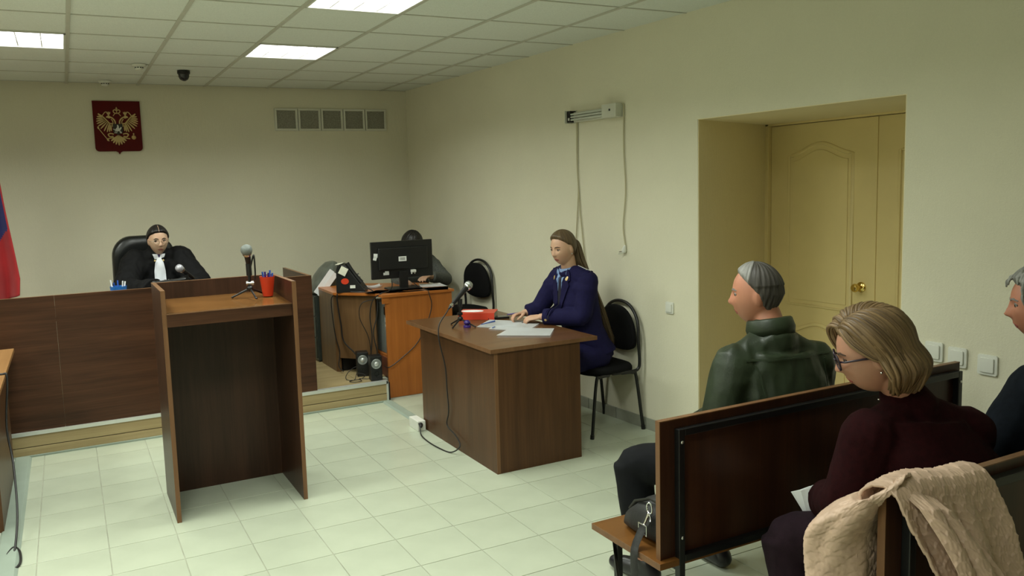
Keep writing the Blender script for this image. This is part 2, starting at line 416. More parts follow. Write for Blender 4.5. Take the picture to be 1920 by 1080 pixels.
# ---------------------------------------------------------------- crest on the back wall
def crest():
    cx, cz = .400, 2.43
    t = thing('state_crest', 'red shield plaque with gold double-headed eagle on back wall', 'crest', (cx, by(cx), cz), BR)
    M = wm(t) @ Matrix(((1, 0, 0, 0), (0, 0, -1, 0), (0, 1, 0, 0), (0, 0, 0, 1)))   # x right, y up, z out of the wall
    w2, h2 = .204, .232
    P = [(-w2, h2), (w2, h2)]
    for k in range(7):
        a = -PI/2*k/6; P.append((w2-.035+.035*math.cos(a), -h2+.035+.035*math.sin(a)))
    P += [(.03, -h2), (.012, -h2-.008), (0, -h2-.030), (-.012, -h2-.008), (-.03, -h2)]
    for k in range(7):
        a = -PI/2-PI/2*k/6; P.append((-w2+.035+.035*math.cos(a), -h2+.035+.035*math.sin(a)))
    MB().prism(P, .0, .022, M).build('shield', CREST, t, bevel=.003)
    Z0, Z1 = .021, .029
    S = .33                                             # eagle height scale
    def poly(b, pts, z0=Z0, z1=Z1): b.prism([(x*S, y*S+.015) for x, y in pts], z0, z1, M)
    def blade(b, x, y, ang, ln, wd, z1=Z1):
        c, s = math.cos(ang), math.sin(ang)
        poly(b, [(x+c*u-s*v, y+s*u+c*v) for u, v in ((0, -wd*.4), (ln*.6, -wd), (ln*.9, -wd*.7), (ln, 0), (ln*.9, wd*.7), (ln*.6, wd), (0, wd*.4))], Z0, z1)
    def line(b, pts, r): b.tube([M @ V((x*S, y*S+.015, Z1-.003)) for x, y in spline([(p[0], p[1], 0) for p in pts], 5) for _ in (0,)] if False else [M @ V((p.x*S, p.y*S+.015, Z1-.003)) for p in spline([(q[0], q[1], 0) for q in pts], 5)], r*S, 6)
    for s in (-1, 1):
        b = MB()
        tips = [(.485, .293), (.52, .224), (.54, .154), (.546, .085), (.537, .016), (.51, -.054), (.45, -.123), (.364, -.19), (.286, -.218), (.225, -.21), (.175, -.19)]
        bone = [(.40, .22), (.38, .20), (.36, .17), (.34, .145), (.315, .12), (.29, .095), (.265, .07), (.24, .05), (.215, .03), (.195, .01), (.17, -.01)]
        for (tx, ty), (bx_, by_) in zip(tips, bone):
            dx, dy = tx-bx_, ty-by_; blade(b, s*bx_, by_, math.atan2(dy, s*dx), math.hypot(dx, dy), .019)
            blade(b, s*bx_, by_, math.atan2(dy, s*dx), math.hypot(dx, dy)*.5, .015, Z1+.004)
        line(b, [(s*.13, -.06), (s*.14, .02), (s*.20, .03), (s*.27, .11), (s*.37, .22), (s*.485, .30)], .018)
        b.build('wing', GOLD, t)
        b = MB()                                        # neck, head, beak
        line(b, [(s*.055, .02), (s*.065, .10), (s*.12, .175), (s*.20, .215)], .021)
        line(b, [(s*.115, .02), (s*.12, .09), (s*.16, .15)], .013)
        poly(b, [(s*.17, .19), (s*.20, .165), (s*.29, .195), (s*.275, .225), (s*.23, .25), (s*.18, .24)])
        for q in (-1, 0, 1): blade(b, s*.215, .25, PI/2+q*.42, .11, .018)
        line(b, [(s*.385, .235), (s*.355, .275), (s*.31, .335), (s*.26, .345), (s*.235, .30)], .013)
        b.build('eagle_head', GOLD, t)
        b = MB()                                        # leg and claw
        line(b, [(s*.12, -.27), (s*.20, -.25), (s*.26, -.28), (s*.22, -.34), (s*.13, -.33)], .018)
        line(b, [(s*.12, -.36), (s*.20, -.38), (s*.30, -.40)], .015)
        b.build('claw', GOLD, t)
    b = MB()                                            # crown and ribbons
    line(b, [(0, .31), (-.07, .33), (-.085, .385), (-.04, .41), (0, .385), (.04, .41), (.085, .385), (.07, .33), (0, .31)], .014)
    line(b, [(0, .33), (0, .485)], .011); line(b, [(-.028, .445), (.028, .445)], .010)
    line(b, [(-.10, .235), (-.06, .29), (0, .32), (.06, .29), (.10, .235)], .011)
    b.build('crown', GOLD, t)
    b = MB()
    for k in range(7):
        blade(b, 0, -.30, -PI/2+(k-3)*.30, .29-.010*abs(k-3), .026)
        blade(b, 0, -.33, -PI/2+(k-3)*.30, .15, .015, Z1+.004)
    b.build('tail', GOLD, t)
    b = MB(); line(b, [(-.505, -.10), (-.28, -.43)], .010); poly(b, [(-.31, -.39), (-.26, -.41), (-.24, -.47), (-.30, -.45)]); poly(b, [(-.53, -.06), (-.49, -.06), (-.48, -.12), (-.52, -.12)]); b.build('sceptre', GOLD, t)
    b = MB(); b.ball(M @ V((.40*S, -.36*S+.015, Z0)), .062*S, 12); line(b, [(.40, -.30), (.40, -.24)], .011); line(b, [(.378, -.265), (.422, -.265)], .010); b.build('orb', GOLD, t)
    b = MB(); poly(b, [(-.125, .015), (.125, .015), (.125, -.22), (.07, -.25), (0, -.28), (-.07, -.25), (-.125, -.22)], Z0, Z1+.005); b.build('inner_shield', DARKB, t)
    b = MB(); z0, z1 = Z1+.005, Z1+.009                 # white horseman
    H_ = lambda P: [(x*1.35, y*1.35-.115) for x, y in P]
    poly(b, H_([(-.065, -.03), (-.02, .005), (.03, .0), (.05, .03), (.075, .025), (.065, -.005), (.045, -.03), (.03, -.055), (-.03, -.055)]), z0, z1)
    poly(b, H_([(-.02, .0), (.02, .0), (.018, .055), (-.012, .06)]), z0, z1); poly(b, H_([(-.014, .055), (.010, .055), (.010, .075), (-.012, .075)]), z0, z1)
    for x in (-.065, -.025, .035, .06): blade(b, x, -.18, -PI/2+(.4 if x > 0 else -.3), .075, .011, z1)
    blade(b, -.08, -.15, PI*.85, .05, .012, z1); blade(b, .0, -.06, -2.2, .15, .008, z1)
    b.build('horseman', WHITE, t)
crest()

# ---------------------------------------------------------------- ventilation grille
def vent():
    x0, x1, z0, z1 = 1.856, 3.044, 2.392, 2.614
    t = thing('ventilation_grille', 'white row of five square vent frames on back wall', 'vent', (2.45, by(2.45), 2.5), BR)
    fm = mat('vent_frame_white', (.66, .66, .57), .5, var=.04); sm = mat('vent_mesh_grey', (.29, .28, .225), .7, var=.3, vs=90, bs=.5, bscale=300)
    w = (x1-x0)/5
    def bx(b, xa, xb, za, zb, ya, yb): b.mbox(wm(t) @ Matrix.Translation(((xa+xb)/2-2.45, -(ya+yb)/2, (za+zb)/2-2.5)), xb-xa, yb-ya, zb-za)
    b = MB(); bx(b, x0, x1, z0-.002, z1+.002, 0, .005); b.build('back_plate', fm, t)
    for k in range(5):
        a, c = x0+k*w+.004, x0+(k+1)*w-.004
        b = MB(); f = .02
        bx(b, a, c, z1-f, z1, .004, .024); bx(b, a, c, z0, z0+f, .004, .024); bx(b, a, a+f, z0+f, z1-f, .004, .024); bx(b, c-f, c, z0+f, z1-f, .004, .024)
        fr = b.build('frame', fm, t, bevel=.003)
        b = MB(); bx(b, a+f, c-f, z0+f, z1-f, .004, .009); b.build('mesh_screen', sm, fr)
        b = MB()
        for q in range(1, 14): zz = z0+f+(z1-z0-2*f)*q/14; bx(b, a+f, c-f, zz-.001, zz+.001, .008, .012)
        s = b.build('screen_wires', sm, fr); s['kind'] = 'stuff'
vent()

# ---------------------------------------------------------------- UV lamp fixture with hanging cords
def fixture():
    y0, y1 = .615, .02
    t = thing('wall_lamp_fixture', 'white wall tube lamp fixture with open left end and hanging cords', 'lamp', (wx(.3), .3, 2.27), WR)
    FM = mat('fixture_white', (.60, .61, .52), .4, var=.05)
    R = lambda ya, yb, xa, xb, za, zb, b: b.mbox(wm(t) @ Matrix.Translation((-(xa+xb)/2, (ya+yb)/2-.3, (za+zb)/2-2.27)), abs(xb-xa), abs(yb-ya), abs(zb-za))
    b = MB(); R(.55, .16, 0, .04, 2.225, 2.30, b); b.build('back_tray', FM, t, bevel=.003)
    for z in (2.245, 2.265, 2.285):
        b = MB(); b.tube([wm(t) @ V((-.055, yy-.3, z-2.27)) for yy in (.56, .16)], .008, 10); b.build('tube', mat('lamp_tube', (.55, .58, .52), .15), t, smooth=True)
    b = MB(); R(.17, .015, 0, .075, 2.222, 2.318, b); bb = b.build('ballast_box', FM, t, bevel=.004)
    b = MB(); R(.085, .072, .074, .079, 2.268, 2.282, b); b.build('switch', BLACKP, bb)
    b = MB(); R(.618, .612, 0, .075, 2.222, 2.318, b); R(.618, .56, 0, .006, 2.222, 2.318, b); b.build('end_plate', FM, t)
    b = MB(); R(.61, .565, .004, .06, 2.226, 2.314, b); b.build('socket_block', BLACKP, t, bevel=.004)
    b = MB(); b.tube([wm(t) @ V((-.065, .575-.3, z-2.27)) for z in (2.24, 2.26)], .008, 8); b.build('terminal', CHROME, t)
    def cord(pts, nm='cord'):
        b = MB(); b.tube(spline([(wx(y)-.012, y, z) for y, z in pts], 6), .0045, 6); return b.build(nm, CORDW, t, smooth=True)
    cord([(.55, 2.23), (.555, 1.95), (.545, 1.7), (.57, 1.45), (.585, 1.33)])
    cord([(.54, 2.23), (.55, 1.9), (.53, 1.6), (.50, 1.35), (.455, 1.05), (.43, .9), (.45, .88)])
    cord([(.03, 2.315), (.005, 2.31), (.0, 2.27), (.005, 2.0), (-.01, 1.7), (.02, 1.45), (.0, 1.31)])
    b = MB(); p0 = V((wx(0)-.014, 0, 1.31)); p1 = V((wx(0)-.016, .015, 1.245)); b.lathe([(.006, 0), (.012, .015), (.018, .04), (.016, .055)], seg(p0, p1), 12)
    pl = b.build('plug', WHITEP, t, smooth=True)
    b = MB(); b.tube([(wx(0)-.02, .02, 1.25), (wx(0)-.04, .045, 1.245)], .003, 6); b.tube([(wx(0)-.015, .025, 1.262), (wx(0)-.03, .05, 1.258)], .003, 6); b.build('pin', CHROME, pl)
fixture()

def wall_plates():
    labs = [(-.444, .903, 'white light switch on the wall above the black visitor chair', 'light_switch', 'switch', .042),
            (-2.262, .895, 'white wall socket half hidden behind the blonde woman, leftmost of three', 'wall_socket', 'socket', .05),
            (-2.375, .885, 'white wall socket behind the far bench end, middle of three', 'wall_socket', 'socket', .05),
            (-2.512, .872, 'white wall socket beside the dark-clothed man, rightmost of three', 'wall_socket', 'socket', .05)]
    for y, z, lab, nm, cat, s in labs:
        t = thing(nm, lab, cat, (wx(y), y, z), WR, 'wall sockets by the door' if cat == 'socket' else None)
        M = wm(t) @ Matrix(((0, 0, -1, 0), (-1, 0, 0, 0), (0, 1, 0, 0), (0, 0, 0, 1)))
        MB().prism(rrect(2*s*.88, 2*s*.95, .010), 0, .012, M).build('plate', WHITEP, t, bevel=.003, smooth=True)
        MB().prism(rrect(1.25*s, 1.35*s, .006), .011, .020, M).build('rocker' if cat == 'switch' else 'cover', WHITEP, t, bevel=.003, smooth=True)
wall_plates()

# ================================================================ FURNITURE
def judge_bench():
    t = thing('judge_bench', 'long dark walnut judge bench with high panel front on the dais', 'bench', (-.2, 1.59, .175))
    zt = 1.105
    MB().box(-2.6, -.2165, 1.567, 1.587, .178, zt).build('front_panel', WAL_H, t)
    MB().box(-.2155, 1.590, 1.567, 1.587, .178, zt).build('front_panel', WAL_H, t)
    MB().box(-2.6, -.2165, 1.566, 1.588, zt, zt+.002).build('edge_band', EDGE, t)
    MB().box(-.2155, 1.591, 1.566, 1.588, zt, zt+.002).build('edge_band', EDGE, t)
    MB().box(1.568, 1.588, 1.588, 2.42, .178, zt).build('side_panel', WAL_Y, t)
    MB().box(1.567, 1.589, 1.588, 2.422, zt, zt+.002).build('edge_band', EDGE, t)
    MB().box(-2.6, 1.566, 1.589, 2.30, .925, .95).build('worktop', WAL_H, t)
    for x in (-1.3, .0, 1.0): MB().box(x, x+.02, 1.60, 2.20, .175, .924).build('support_panel', WAL_Y, t)
judge_bench()

def lectern():
    t = thing('lectern', 'dark wooden lectern open at the back, facing the judge bench', 'lectern', (.66, .05, 0))
    xa, xb, y0, y1 = .308, 1.016, -.205, .315
    def side(x, y0=y0):
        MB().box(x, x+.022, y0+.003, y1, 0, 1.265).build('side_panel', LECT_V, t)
        b = MB(); b.box(x-.0006, x+.0226, y0, y0+.0035, 0, 1.266); b.box(x-.0006, x+.0226, y0, y1+.0006, 1.264, 1.2665); b.build('edge_band', EDGE, t)
    side(xa, -.195); side(xb-.022, -.225)
    MB().box(xa+.022, xb-.022, y1-.02, y1, .0, 1.262).build('front_panel', LECT_V, t)
    MB().box(xa+.022, xb-.022, y1-.0206, y1+.0006, 1.262, 1.264).build('edge_band', EDGE, t)
    # slightly sloping desk and apron
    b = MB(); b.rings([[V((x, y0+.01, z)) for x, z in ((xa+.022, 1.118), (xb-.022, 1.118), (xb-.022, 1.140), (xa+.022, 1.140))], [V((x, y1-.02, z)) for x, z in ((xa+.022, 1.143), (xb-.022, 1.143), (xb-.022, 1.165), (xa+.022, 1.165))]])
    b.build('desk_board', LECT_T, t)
    MB().box(xa+.022, xb-.022, y0+.002, y0+.02, 1.072, 1.1415).build('apron', WAL_H, t)
    MB().box(xa+.022, xb-.022, y0+.0, y0+.005, 1.1385, 1.1425).build('edge_band', EDGE, t)
lectern()

def prosecutor_desk():
    t = thing('prosecutor_desk', 'brown wooden desk with closed panels in front of the uniformed woman', 'desk', (2.45, .1, 0))
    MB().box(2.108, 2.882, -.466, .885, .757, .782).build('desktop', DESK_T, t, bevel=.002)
    b = MB(); b.box(2.1065, 2.109, -.467, .886, .757, .782); b.box(2.107, 2.883, -.4675, -.465, .757, .782); b.build('edge_band', EDGE, t)
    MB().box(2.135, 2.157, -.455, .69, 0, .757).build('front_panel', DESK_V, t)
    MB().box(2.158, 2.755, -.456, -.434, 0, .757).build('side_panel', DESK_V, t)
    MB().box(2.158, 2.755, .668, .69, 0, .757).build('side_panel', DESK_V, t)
    MB().box(2.1345, 2.158, -.4575, -.4545, 0, .757).build('edge_band', EDGE, t)
prosecutor_desk()

def left_table():
    t = thing('defence_table', 'wooden table cut by the left edge of the photograph', 'desk', (-.8, .6, 0))
    TT = wood('left_table_top', (.36, .19, .075), (.25, .125, .045), 1, .3)
    MB().box(-1.25, -.478, .02, 1.475, .757, .782).build('desktop', TT, t, bevel=.002)
    MB().box(-.545, -.524, .16, 1.21, 0, .757).build('front_panel', DESK_V, t)
    MB().box(-.5245, -.5225, 1.205, 1.212, 0, .757).build('edge_band', EDGE, t)
    MB().box(-1.13, -.546, .16, .182, 0, .757).build('side_panel', DESK_V, t)
    MB().box(-1.13, -.546, 1.188, 1.21, 0, .757).build('side_panel', DESK_V, t)
    c = MB(); pts = [(-.62, .55, .79), (-.50, .55, .787), (-.47, .54, .76), (-.492, .50, .5), (-.47, .40, .30), (-.452, .1, .12), (-.462, -.15, .008), (-.475, -.30, .006), (-.45, -.36, .006), (-.43, -.30, .007), (-.44, -.16, .008), (-.47, -.10, .010), (-.50, -.2, .006), (-.53, -.4, .006)]
    c.tube(spline(pts, 8), .006, 8)
    tag(c.build('microphone_cable', CORD, smooth=True), 'black cable hanging from the left table and coiled on the floor', 'cable')
left_table()

def secretary_desk():
    t = thing('secretary_desk', 'orange wooden corner desk with monitor beside the dais', 'desk', (2.4, 2.0, 0))
    zt = .885
    top = [(2.195, 1.635), (2.86, 1.635), (2.86, 2.25), (2.35, 2.62), (1.93, 2.62), (1.915, 2.10), (2.19, 1.80)]
    MB().prism(top, zt-.022, zt).build('desktop', ORANGE_H, t, bevel=.002)
    MB().box(2.232, 2.845, 1.655, 1.677, .0, zt-.022).build('end_panel', ORANGE_V, t)
    MB().box(2.2, 2.26, 1.645, 1.66, zt-.075, zt-.022).build('apron', ORANGE_H, t)
    MB().box(2.823, 2.845, 1.68, 2.2, .175, zt-.022).build('side_panel', ORANGE_V, t)
    BR_V = wood('brown_panel', (0.2, 0.11, 0.047), (0.13, 0.07, 0.03), 2, .4)
    m = seg((2.20, 1.86, .0), (1.955, 2.13, 0))
    # diagonal modesty panel with raised bottom edge
    MB().prism([(2.205, 1.845), (1.955, 2.12), (1.970, 2.134), (2.22, 1.859)], .30, zt-.022).build('modesty_panel', BR_V, t)
    MB().prism([(1.955, 2.12), (1.93, 2.148), (1.93, 2.6), (1.95, 2.6), (1.95, 2.157), (1.972, 2.132)], .176, zt-.022).build('side_panel', BR_V, t)
    MB().box(2.245, 2.60, 1.68, 2.15, .34, .36).build('computer_shelf', ORANGE_H, t)
    MB().box(2.235, 2.25, 1.68, 1.90, .176, .34).build('shelf_panel', mat('shelf_redbrown', (.16, .055, .03), .4), t)
    MB().box(1.99, 2.24, 2.15, 2.19, .176, .30).build('gap_shade_bar', BLACKM, t)  # black bar put in as the shade of the gap under the panel
secretary_desk()

def pc_tower():
    t = thing('computer_tower', 'grey computer tower standing on the shelf inside the orange desk', 'computer', (2.35, 1.9, .36))
    g = mat('pc_grey', (.25, .27, .25), .4, .3, var=.06)
    MB().box(2.262, 2.45, 1.695, 2.10, .362, .80).build('case', g, t, bevel=.006)
    b = MB()
    for z in (.60, .64, .66): b.box(2.255, 2.263, 1.72, 1.75, z, z+.018)
    b.build('cable_plug', WHITEP, t)
    MB().box(2.25, 2.263, 1.72, 1.76, .70, .77).build('power_socket', BLACKP, t)
pc_tower()

def monitor():
    t = thing('monitor', 'black flat monitor seen from behind on the orange desk', 'monitor', (2.515, 1.96, .885), math.radians(-2))
    M = wm(t)
    def B(name, x0, x1, y0, y1, z0, z1, m, par=t, bev=.004):
        b = MB(); b.mbox(M @ Matrix.Translation(((x0+x1)/2, (y0+y1)/2, (z0+z1)/2)), x1-x0, y1-y0, z1-z0); return b.build(name, m, par, bevel=bev)
    bz = .098; tz = .425
    body = B('body', -.285, .285, -.012, .018, bz, tz, BLACKP)
    B('back_bulge', -.225, .235, -.030, -.010, bz+.075, tz-.055, BLACKP, body, .010)
    B('screen', -.27, .27, .0175, .0185, bz+.02, tz-.015, mat('screen_dark', (.02, .025, .03), .15), body, 0)
    B('stand_neck', -.04, .04, -.035, -.012, .012, bz+.06, BLACKP)
    b = MB(); b.prism(rrect(.30, .20, .03), 0.0, .014, M @ Matrix.Translation((0, -.0, 0))); b.build('stand_base', BLACKP, t, bevel=.003)
    st = mat('sticker_white', (.78, .80, .78), .5, var=.02)
    def sticker(x, z, w2, h2, rot, y=-.0125):
        b = MB(); b.mbox(M @ Matrix.Translation((x, y, z)) @ Matrix.Rotation(rot, 4, 'Y'), w2, .0012, h2); return b.build('sticker', st, body)
    sticker(-.245, bz+.21, .036, .034, .1); sticker(-.252, bz+.185, .030, .032, .25)
    s = sticker(-.005, bz+.17, .072, .042, 0, -.0308)
    b = MB()
    for k in range(3): b.mbox(M @ Matrix.Translation((-.005, -.0318, bz+.178-.008*k)), .046, .0006, .0035)
    b.build('printed_lines', mat('ink_grey', (.08, .08, .08), .6), s)
    sticker(-.155, bz+.045, .052, .022, .0); sticker(-.148, bz+.06, .035, .016, .05)
    pl = B('video_plug', .07, .11, -.055, -.012, bz+.045, bz+.068, WHITEP, t, .003)
    for x in (.076, .104):
        b = MB(); b.tube([M @ V((x, -.03, bz+.05)), M @ V((x, -.03, bz+.03))], .006, 8); b.build('thumb_screw', WHITEP, pl)
monitor()

def cable(name, label, pts, r=.004, m=None, n=7, parent=None):
    b = MB(); b.tube(spline(pts, n), r, 7); o = b.build(name, m or CORD, parent, smooth=True)
    if parent is None: tag(o, label, 'cable', None)
    return o
cable('video_cable', 'black cable from the monitor plug falling across the orange end panel', [(2.60, 1.91, .93), (2.615, 1.80, .90), (2.62, 1.66, .89), (2.62, 1.628, .86), (2.645, 1.64, .76), (2.60, 1.64, .62), (2.50, 1.64, .45), (2.36, 1.64, .34), (2.24, 1.64, .27), (2.215, 1.70, .27)])
cable('power_cable', 'black cable curving from the monitor sticker over the desk edge', [(2.40, 1.93, .965), (2.37, 1.85, .93), (2.30, 1.74, .905), (2.21, 1.70, .892), (2.16, 1.77, .83), (2.14, 1.80, .70), (2.15, 1.80, .52), (2.13, 1.80, .35), (2.13, 1.83, .25)], .005)
cable('desk_cable', 'thin black cable hanging left of the computer shelf', [(2.19, 1.84, .83), (2.09, 1.86, .80), (2.07, 1.87, .68), (2.13, 1.85, .52), (2.15, 1.85, .38), (2.14, 1.86, .24)], .0035)
cable('desk_cable', 'black cable hanging beside the computer shelf opening', [(2.215, 1.80, .84), (2.20, 1.79, .70), (2.16, 1.79, .55), (2.185, 1.79, .38), (2.18, 1.80, .25)], .005)
cable('telephone_cable', 'black cable falling from the telephone down the brown panel', [(2.00, 2.07, .90), (1.945, 2.07, .87), (1.95, 2.08, .75), (1.965, 2.07, .60), (1.975, 2.05, .46), (2.04, 1.96, .36), (2.09, 1.92, .25), (2.07, 1.93, .185)], .006)
cable('telephone_cable', 'looping black cable at the far left corner of the orange desk', [(1.935, 2.11, .87), (1.905, 2.12, .83), (1.905, 2.12, .70), (1.925, 2.12, .50), (1.95, 2.10, .36), (1.93, 2.08, .24), (1.96, 2.05, .19)], .0045)

def telephone():
    t = thing('telephone', 'black desk telephone with note stuck on top behind the bench', 'telephone', (2.06, 2.08, .885), math.radians(-28))
    M = wm(t)
    # wedge case: tall back plate sloping towards the user
    b = MB(); prof = [(-.10, 0), (.15, 0), (.15, .022), (-.005, .235), (-.055, .25), (-.085, .235), (-.095, .20)]
    b.prism(prof, -.085, .085, M @ Matrix(((1, 0, 0, 0), (0, 0, 1, 0), (0, 1, 0, 0), (0, 0, 0, 1))))
    body = b.build('body', BLACKP, t, bevel=.008)
    b = MB(); b.tube([M @ V((.12, -.07, .085)), M @ V((.06, -.075, .165)), M @ V((.0, -.07, .255))], [.022, .015, .022], 10); b.build('handset', BLACKP, t, smooth=True)
    b = MB(); b.tube(spline([M @ V(p) for p in ((.14, -.08, .05), (.22, -.10, .008), (.12, -.13, .008), (.03, -.11, .01))], 12), .005, 6); b.build('curly_cord', CORD, t)
    b = MB(); b.mbox(M @ Matrix.Translation((-.03, -.092, .19)) @ Matrix.Rotation(.5, 4, 'Y'), .065, .004, .07); b.build('note', mat('note_cream', (.72, .71, .58), .6), t)
    b = MB(); b.mbox(M @ Matrix.Translation((-.065, -.05, .252)) @ Matrix.Rotation(-.2, 4, 'Y'), .06, .10, .003); b.build('note', mat('note_cream', (.72, .71, .58), .6), t)
    b = MB(); b.prism([(.026*math.cos(a*PI/8)*1.3, .026*math.sin(a*PI/8)) for a in range(16)], 0, .003, M @ Matrix(((1, 0, 0, -.02), (0, 0, -1, -.085), (0, 1, 0, .10), (0, 0, 0, 1)))); b.build('red_label', RED, t)
    b = MB(); b.mbox(M @ Matrix.Translation((.045, -.087, .052)), .045, .004, .026); b.build('number_label', WHITEP, t)
    b = MB()
    for r in range(4):
        for c in range(3): b.mbox(M @ Matrix.Translation((.075+.022*c*.6, -.02+.022*r, .15-.03*c)) @ Matrix.Rotation(.95, 4, 'Y'), .012, .014, .008)
    b.build('keypad', mat('key_grey', (.12, .12, .12), .5), t)
telephone()

def sheet(name, label, pts4, z, m=PAPER, group=None, curl=.0, thick=.0012, n=8):
    """one sheet of paper given by its four corners (x, y)"""
    b = MB(); bm = b.bm
    P = [V((p[0], p[1], 0)) for p in pts4]; g = []
    for i in range(n+1):
        row = []
        for j in range(n+1):
            u, v = i/n, j/n
            q = P[0]*(1-u)*(1-v)+P[1]*u*(1-v)+P[2]*u*v+P[3]*(1-u)*v
            q.z = z+curl*((2*u-1)**2*.5+(2*v-1)**4*.5); row.append(bm.verts.new(q))
        g.append(row)
    for i in range(n):
        for j in range(n): bm.faces.new((g[i][j], g[i+1][j], g[i+1][j+1], g[i][j+1]))
    r = bmesh.ops.solidify(bm, geom=bm.faces[:], thickness=thick)
    o = b.build(name, m, smooth=True); return tag(o, label, 'paper', group)
sheet('paper_sheet', 'white paper lying in front of the monitor stand', [(2.10, 1.82), (2.35, 1.72), (2.50, 1.85), (2.27, 1.98)], .888, group='papers on the orange desk')
sheet('paper_sheet', 'white paper under the front of the monitor base', [(2.36, 1.70), (2.60, 1.68), (2.62, 1.78), (2.38, 1.80)], .901, group='papers on the orange desk')
sheet('paper_sheet', 'upper white paper right of the monitor stand', [(2.62, 1.80), (2.84, 1.72), (2.88, 1.98), (2.70, 2.05)], .900, group='papers on the orange desk', curl=.006)
sheet('paper_sheet', 'cream paper over the right front desk edge', [(2.62, 1.66), (2.80, 1.628), (2.88, 1.80), (2.66, 1.84)], .889, mat('paper_cream', (.70, .68, .52), .6), group='papers on the orange desk')
sheet('paper_sheet', 'white paper leaning on the monitor beside the telephone', [(2.24, 2.12), (2.38, 2.12), (2.39, 2.22), (2.24, 2.24)], .887, group='papers on the orange desk', curl=.03)

def dais_left_of_desk():
    t = thing('drawer_cabinet', 'dark green cabinet on the dais left of the orange desk', 'cabinet', (2.03, 2.75, .175))
    g = mat('cabinet_green_black', (.022, .028, .022), .45, var=.1)
    MB().box(1.905, 2.16, 2.63, 3.05, .19, .80).build('carcass', g, t, bevel=.004)
    for z0, z1 in ((.21, .40), (.41, .60), (.61, .79)):
        d = MB().box(1.897, 1.906, 2.65, 3.03, z0, z1).build('drawer', g, t, bevel=.003)
        b = MB(); b.tube([(1.893, 2.80, (z0+z1)/2), (1.885, 2.80, (z0+z1)/2), (1.885, 2.88, (z0+z1)/2), (1.893, 2.88, (z0+z1)/2)], .004, 6); b.build('handle', CHROME, d)
    b = MB()
    for x in (1.93, 2.13):
        for y in (2.66, 3.02): b.box(x-.015, x+.015, y-.015, y+.015, .175, .19)
    b.build('foot', BLACKP, t)
    # crumpled grey bag with papers on it
    bag = mat('bag_grey_plastic', (.11, .12, .10), .32, var=.35, vs=12)
    b = MB(); pts = []
    rr = []
    for k, (z, a, c, ox) in enumerate(((.802, .10, .17, -.01), (.84, .135, .19, -.02), (.90, .125, .19, .01), (.97, .11, .18, .035), (1.04, .085, .15, .065), (1.09, .05, .10, .09), (1.10, .02, .05, .10))):
        ring = []
        for q in range(28):
            an = 2*PI*q/28; f = 1+.10*noise.noise(V((math.cos(an)*2, math.sin(an)*2, z*9)))
            ring.append(V((2.03+ox+a*f*math.cos(an), 2.80+c*f*math.sin(an), z)))
        rr.append(ring)
    b.rings(rr); tag(b.build('carrier_bag', bag, smooth='all'), 'crumpled grey plastic bag on the dark cabinet behind the telephone', 'bag')
    for k, (lab) in enumerate(('upper white paper sheet leaning on the grey plastic bag', 'lower white paper sheet leaning on the grey plastic bag')):
        b = MB(); b.mbox(Matrix.Translation((1.985+.03*k, 2.60-.012*k, .93-.03*k)) @ Matrix.Rotation(.65, 4, 'Y') @ Matrix.Rotation(.12, 4, 'X'), .05, .0015, .26)
        tag(b.build('paper_sheet', PAPER), lab, 'paper', 'papers by the grey bag')
dais_left_of_desk()

def speaker(loc, rz, lab):
    t = thing('computer_speaker', lab, 'speaker', loc, rz, 'pair of speakers on the dais edge')
    M = wm(t)
    b = MB(); b.mbox(M @ Matrix.Translation((0, 0, .105)), .098, .10, .21); bd = b.build('cabinet', BLACKP, t, bevel=.006)
    F = M @ Matrix(((1, 0, 0, 0), (0, 0, -1, -.05), (0, 1, 0, .145), (0, 0, 0, 1)))
    MB().lathe([(.042, -.002), (.042, .004), (.037, .006), (.034, .002)], F, 24).build('driver_ring', mat('cone_grey', (.32, .34, .33), .35, .4), t, smooth=True)
    MB().lathe([(.034, .0), (.020, -.004), (.018, .008), (.008, .014), (.001, .015)], F, 24).build('driver_cone', mat('cone_silver', (.66, .68, .66), .3, .5), t, smooth=True)
    F2 = M @ Matrix(((1, 0, 0, 0), (0, 0, -1, -.05), (0, 1, 0, .06), (0, 0, 0, 1)))
    MB().lathe([(.022, -.001), (.022, .003), (.016, .003), (.013, -.006)], F2, 20).build('bass_port', mat('port_black', (.004, .004, .004), .3), t, smooth=True)
speaker((2.075, 1.875, .175), math.radians(-12), 'black computer speaker standing farther back on the dais')
speaker((2.115, 1.655, .175), math.radians(-8), 'black computer speaker nearest the dais edge')
cable('speaker_cable', 'tangled black cable on the dais beside the speakers', [(2.12, 1.85, .20), (2.02, 1.86, .26), (1.93, 1.84, .22), (1.90, 1.77, .181), (1.99, 1.72, .181), (2.06, 1.76, .2), (2.0, 1.79, .22), (1.96, 1.74, .182), (1.90, 1.70, .181), (1.92, 1.655, .181), (1.99, 1.655, .181), (1.99, 1.71, .19), (2.06, 1.69, .183), (2.12, 1.72, .183)], .003)

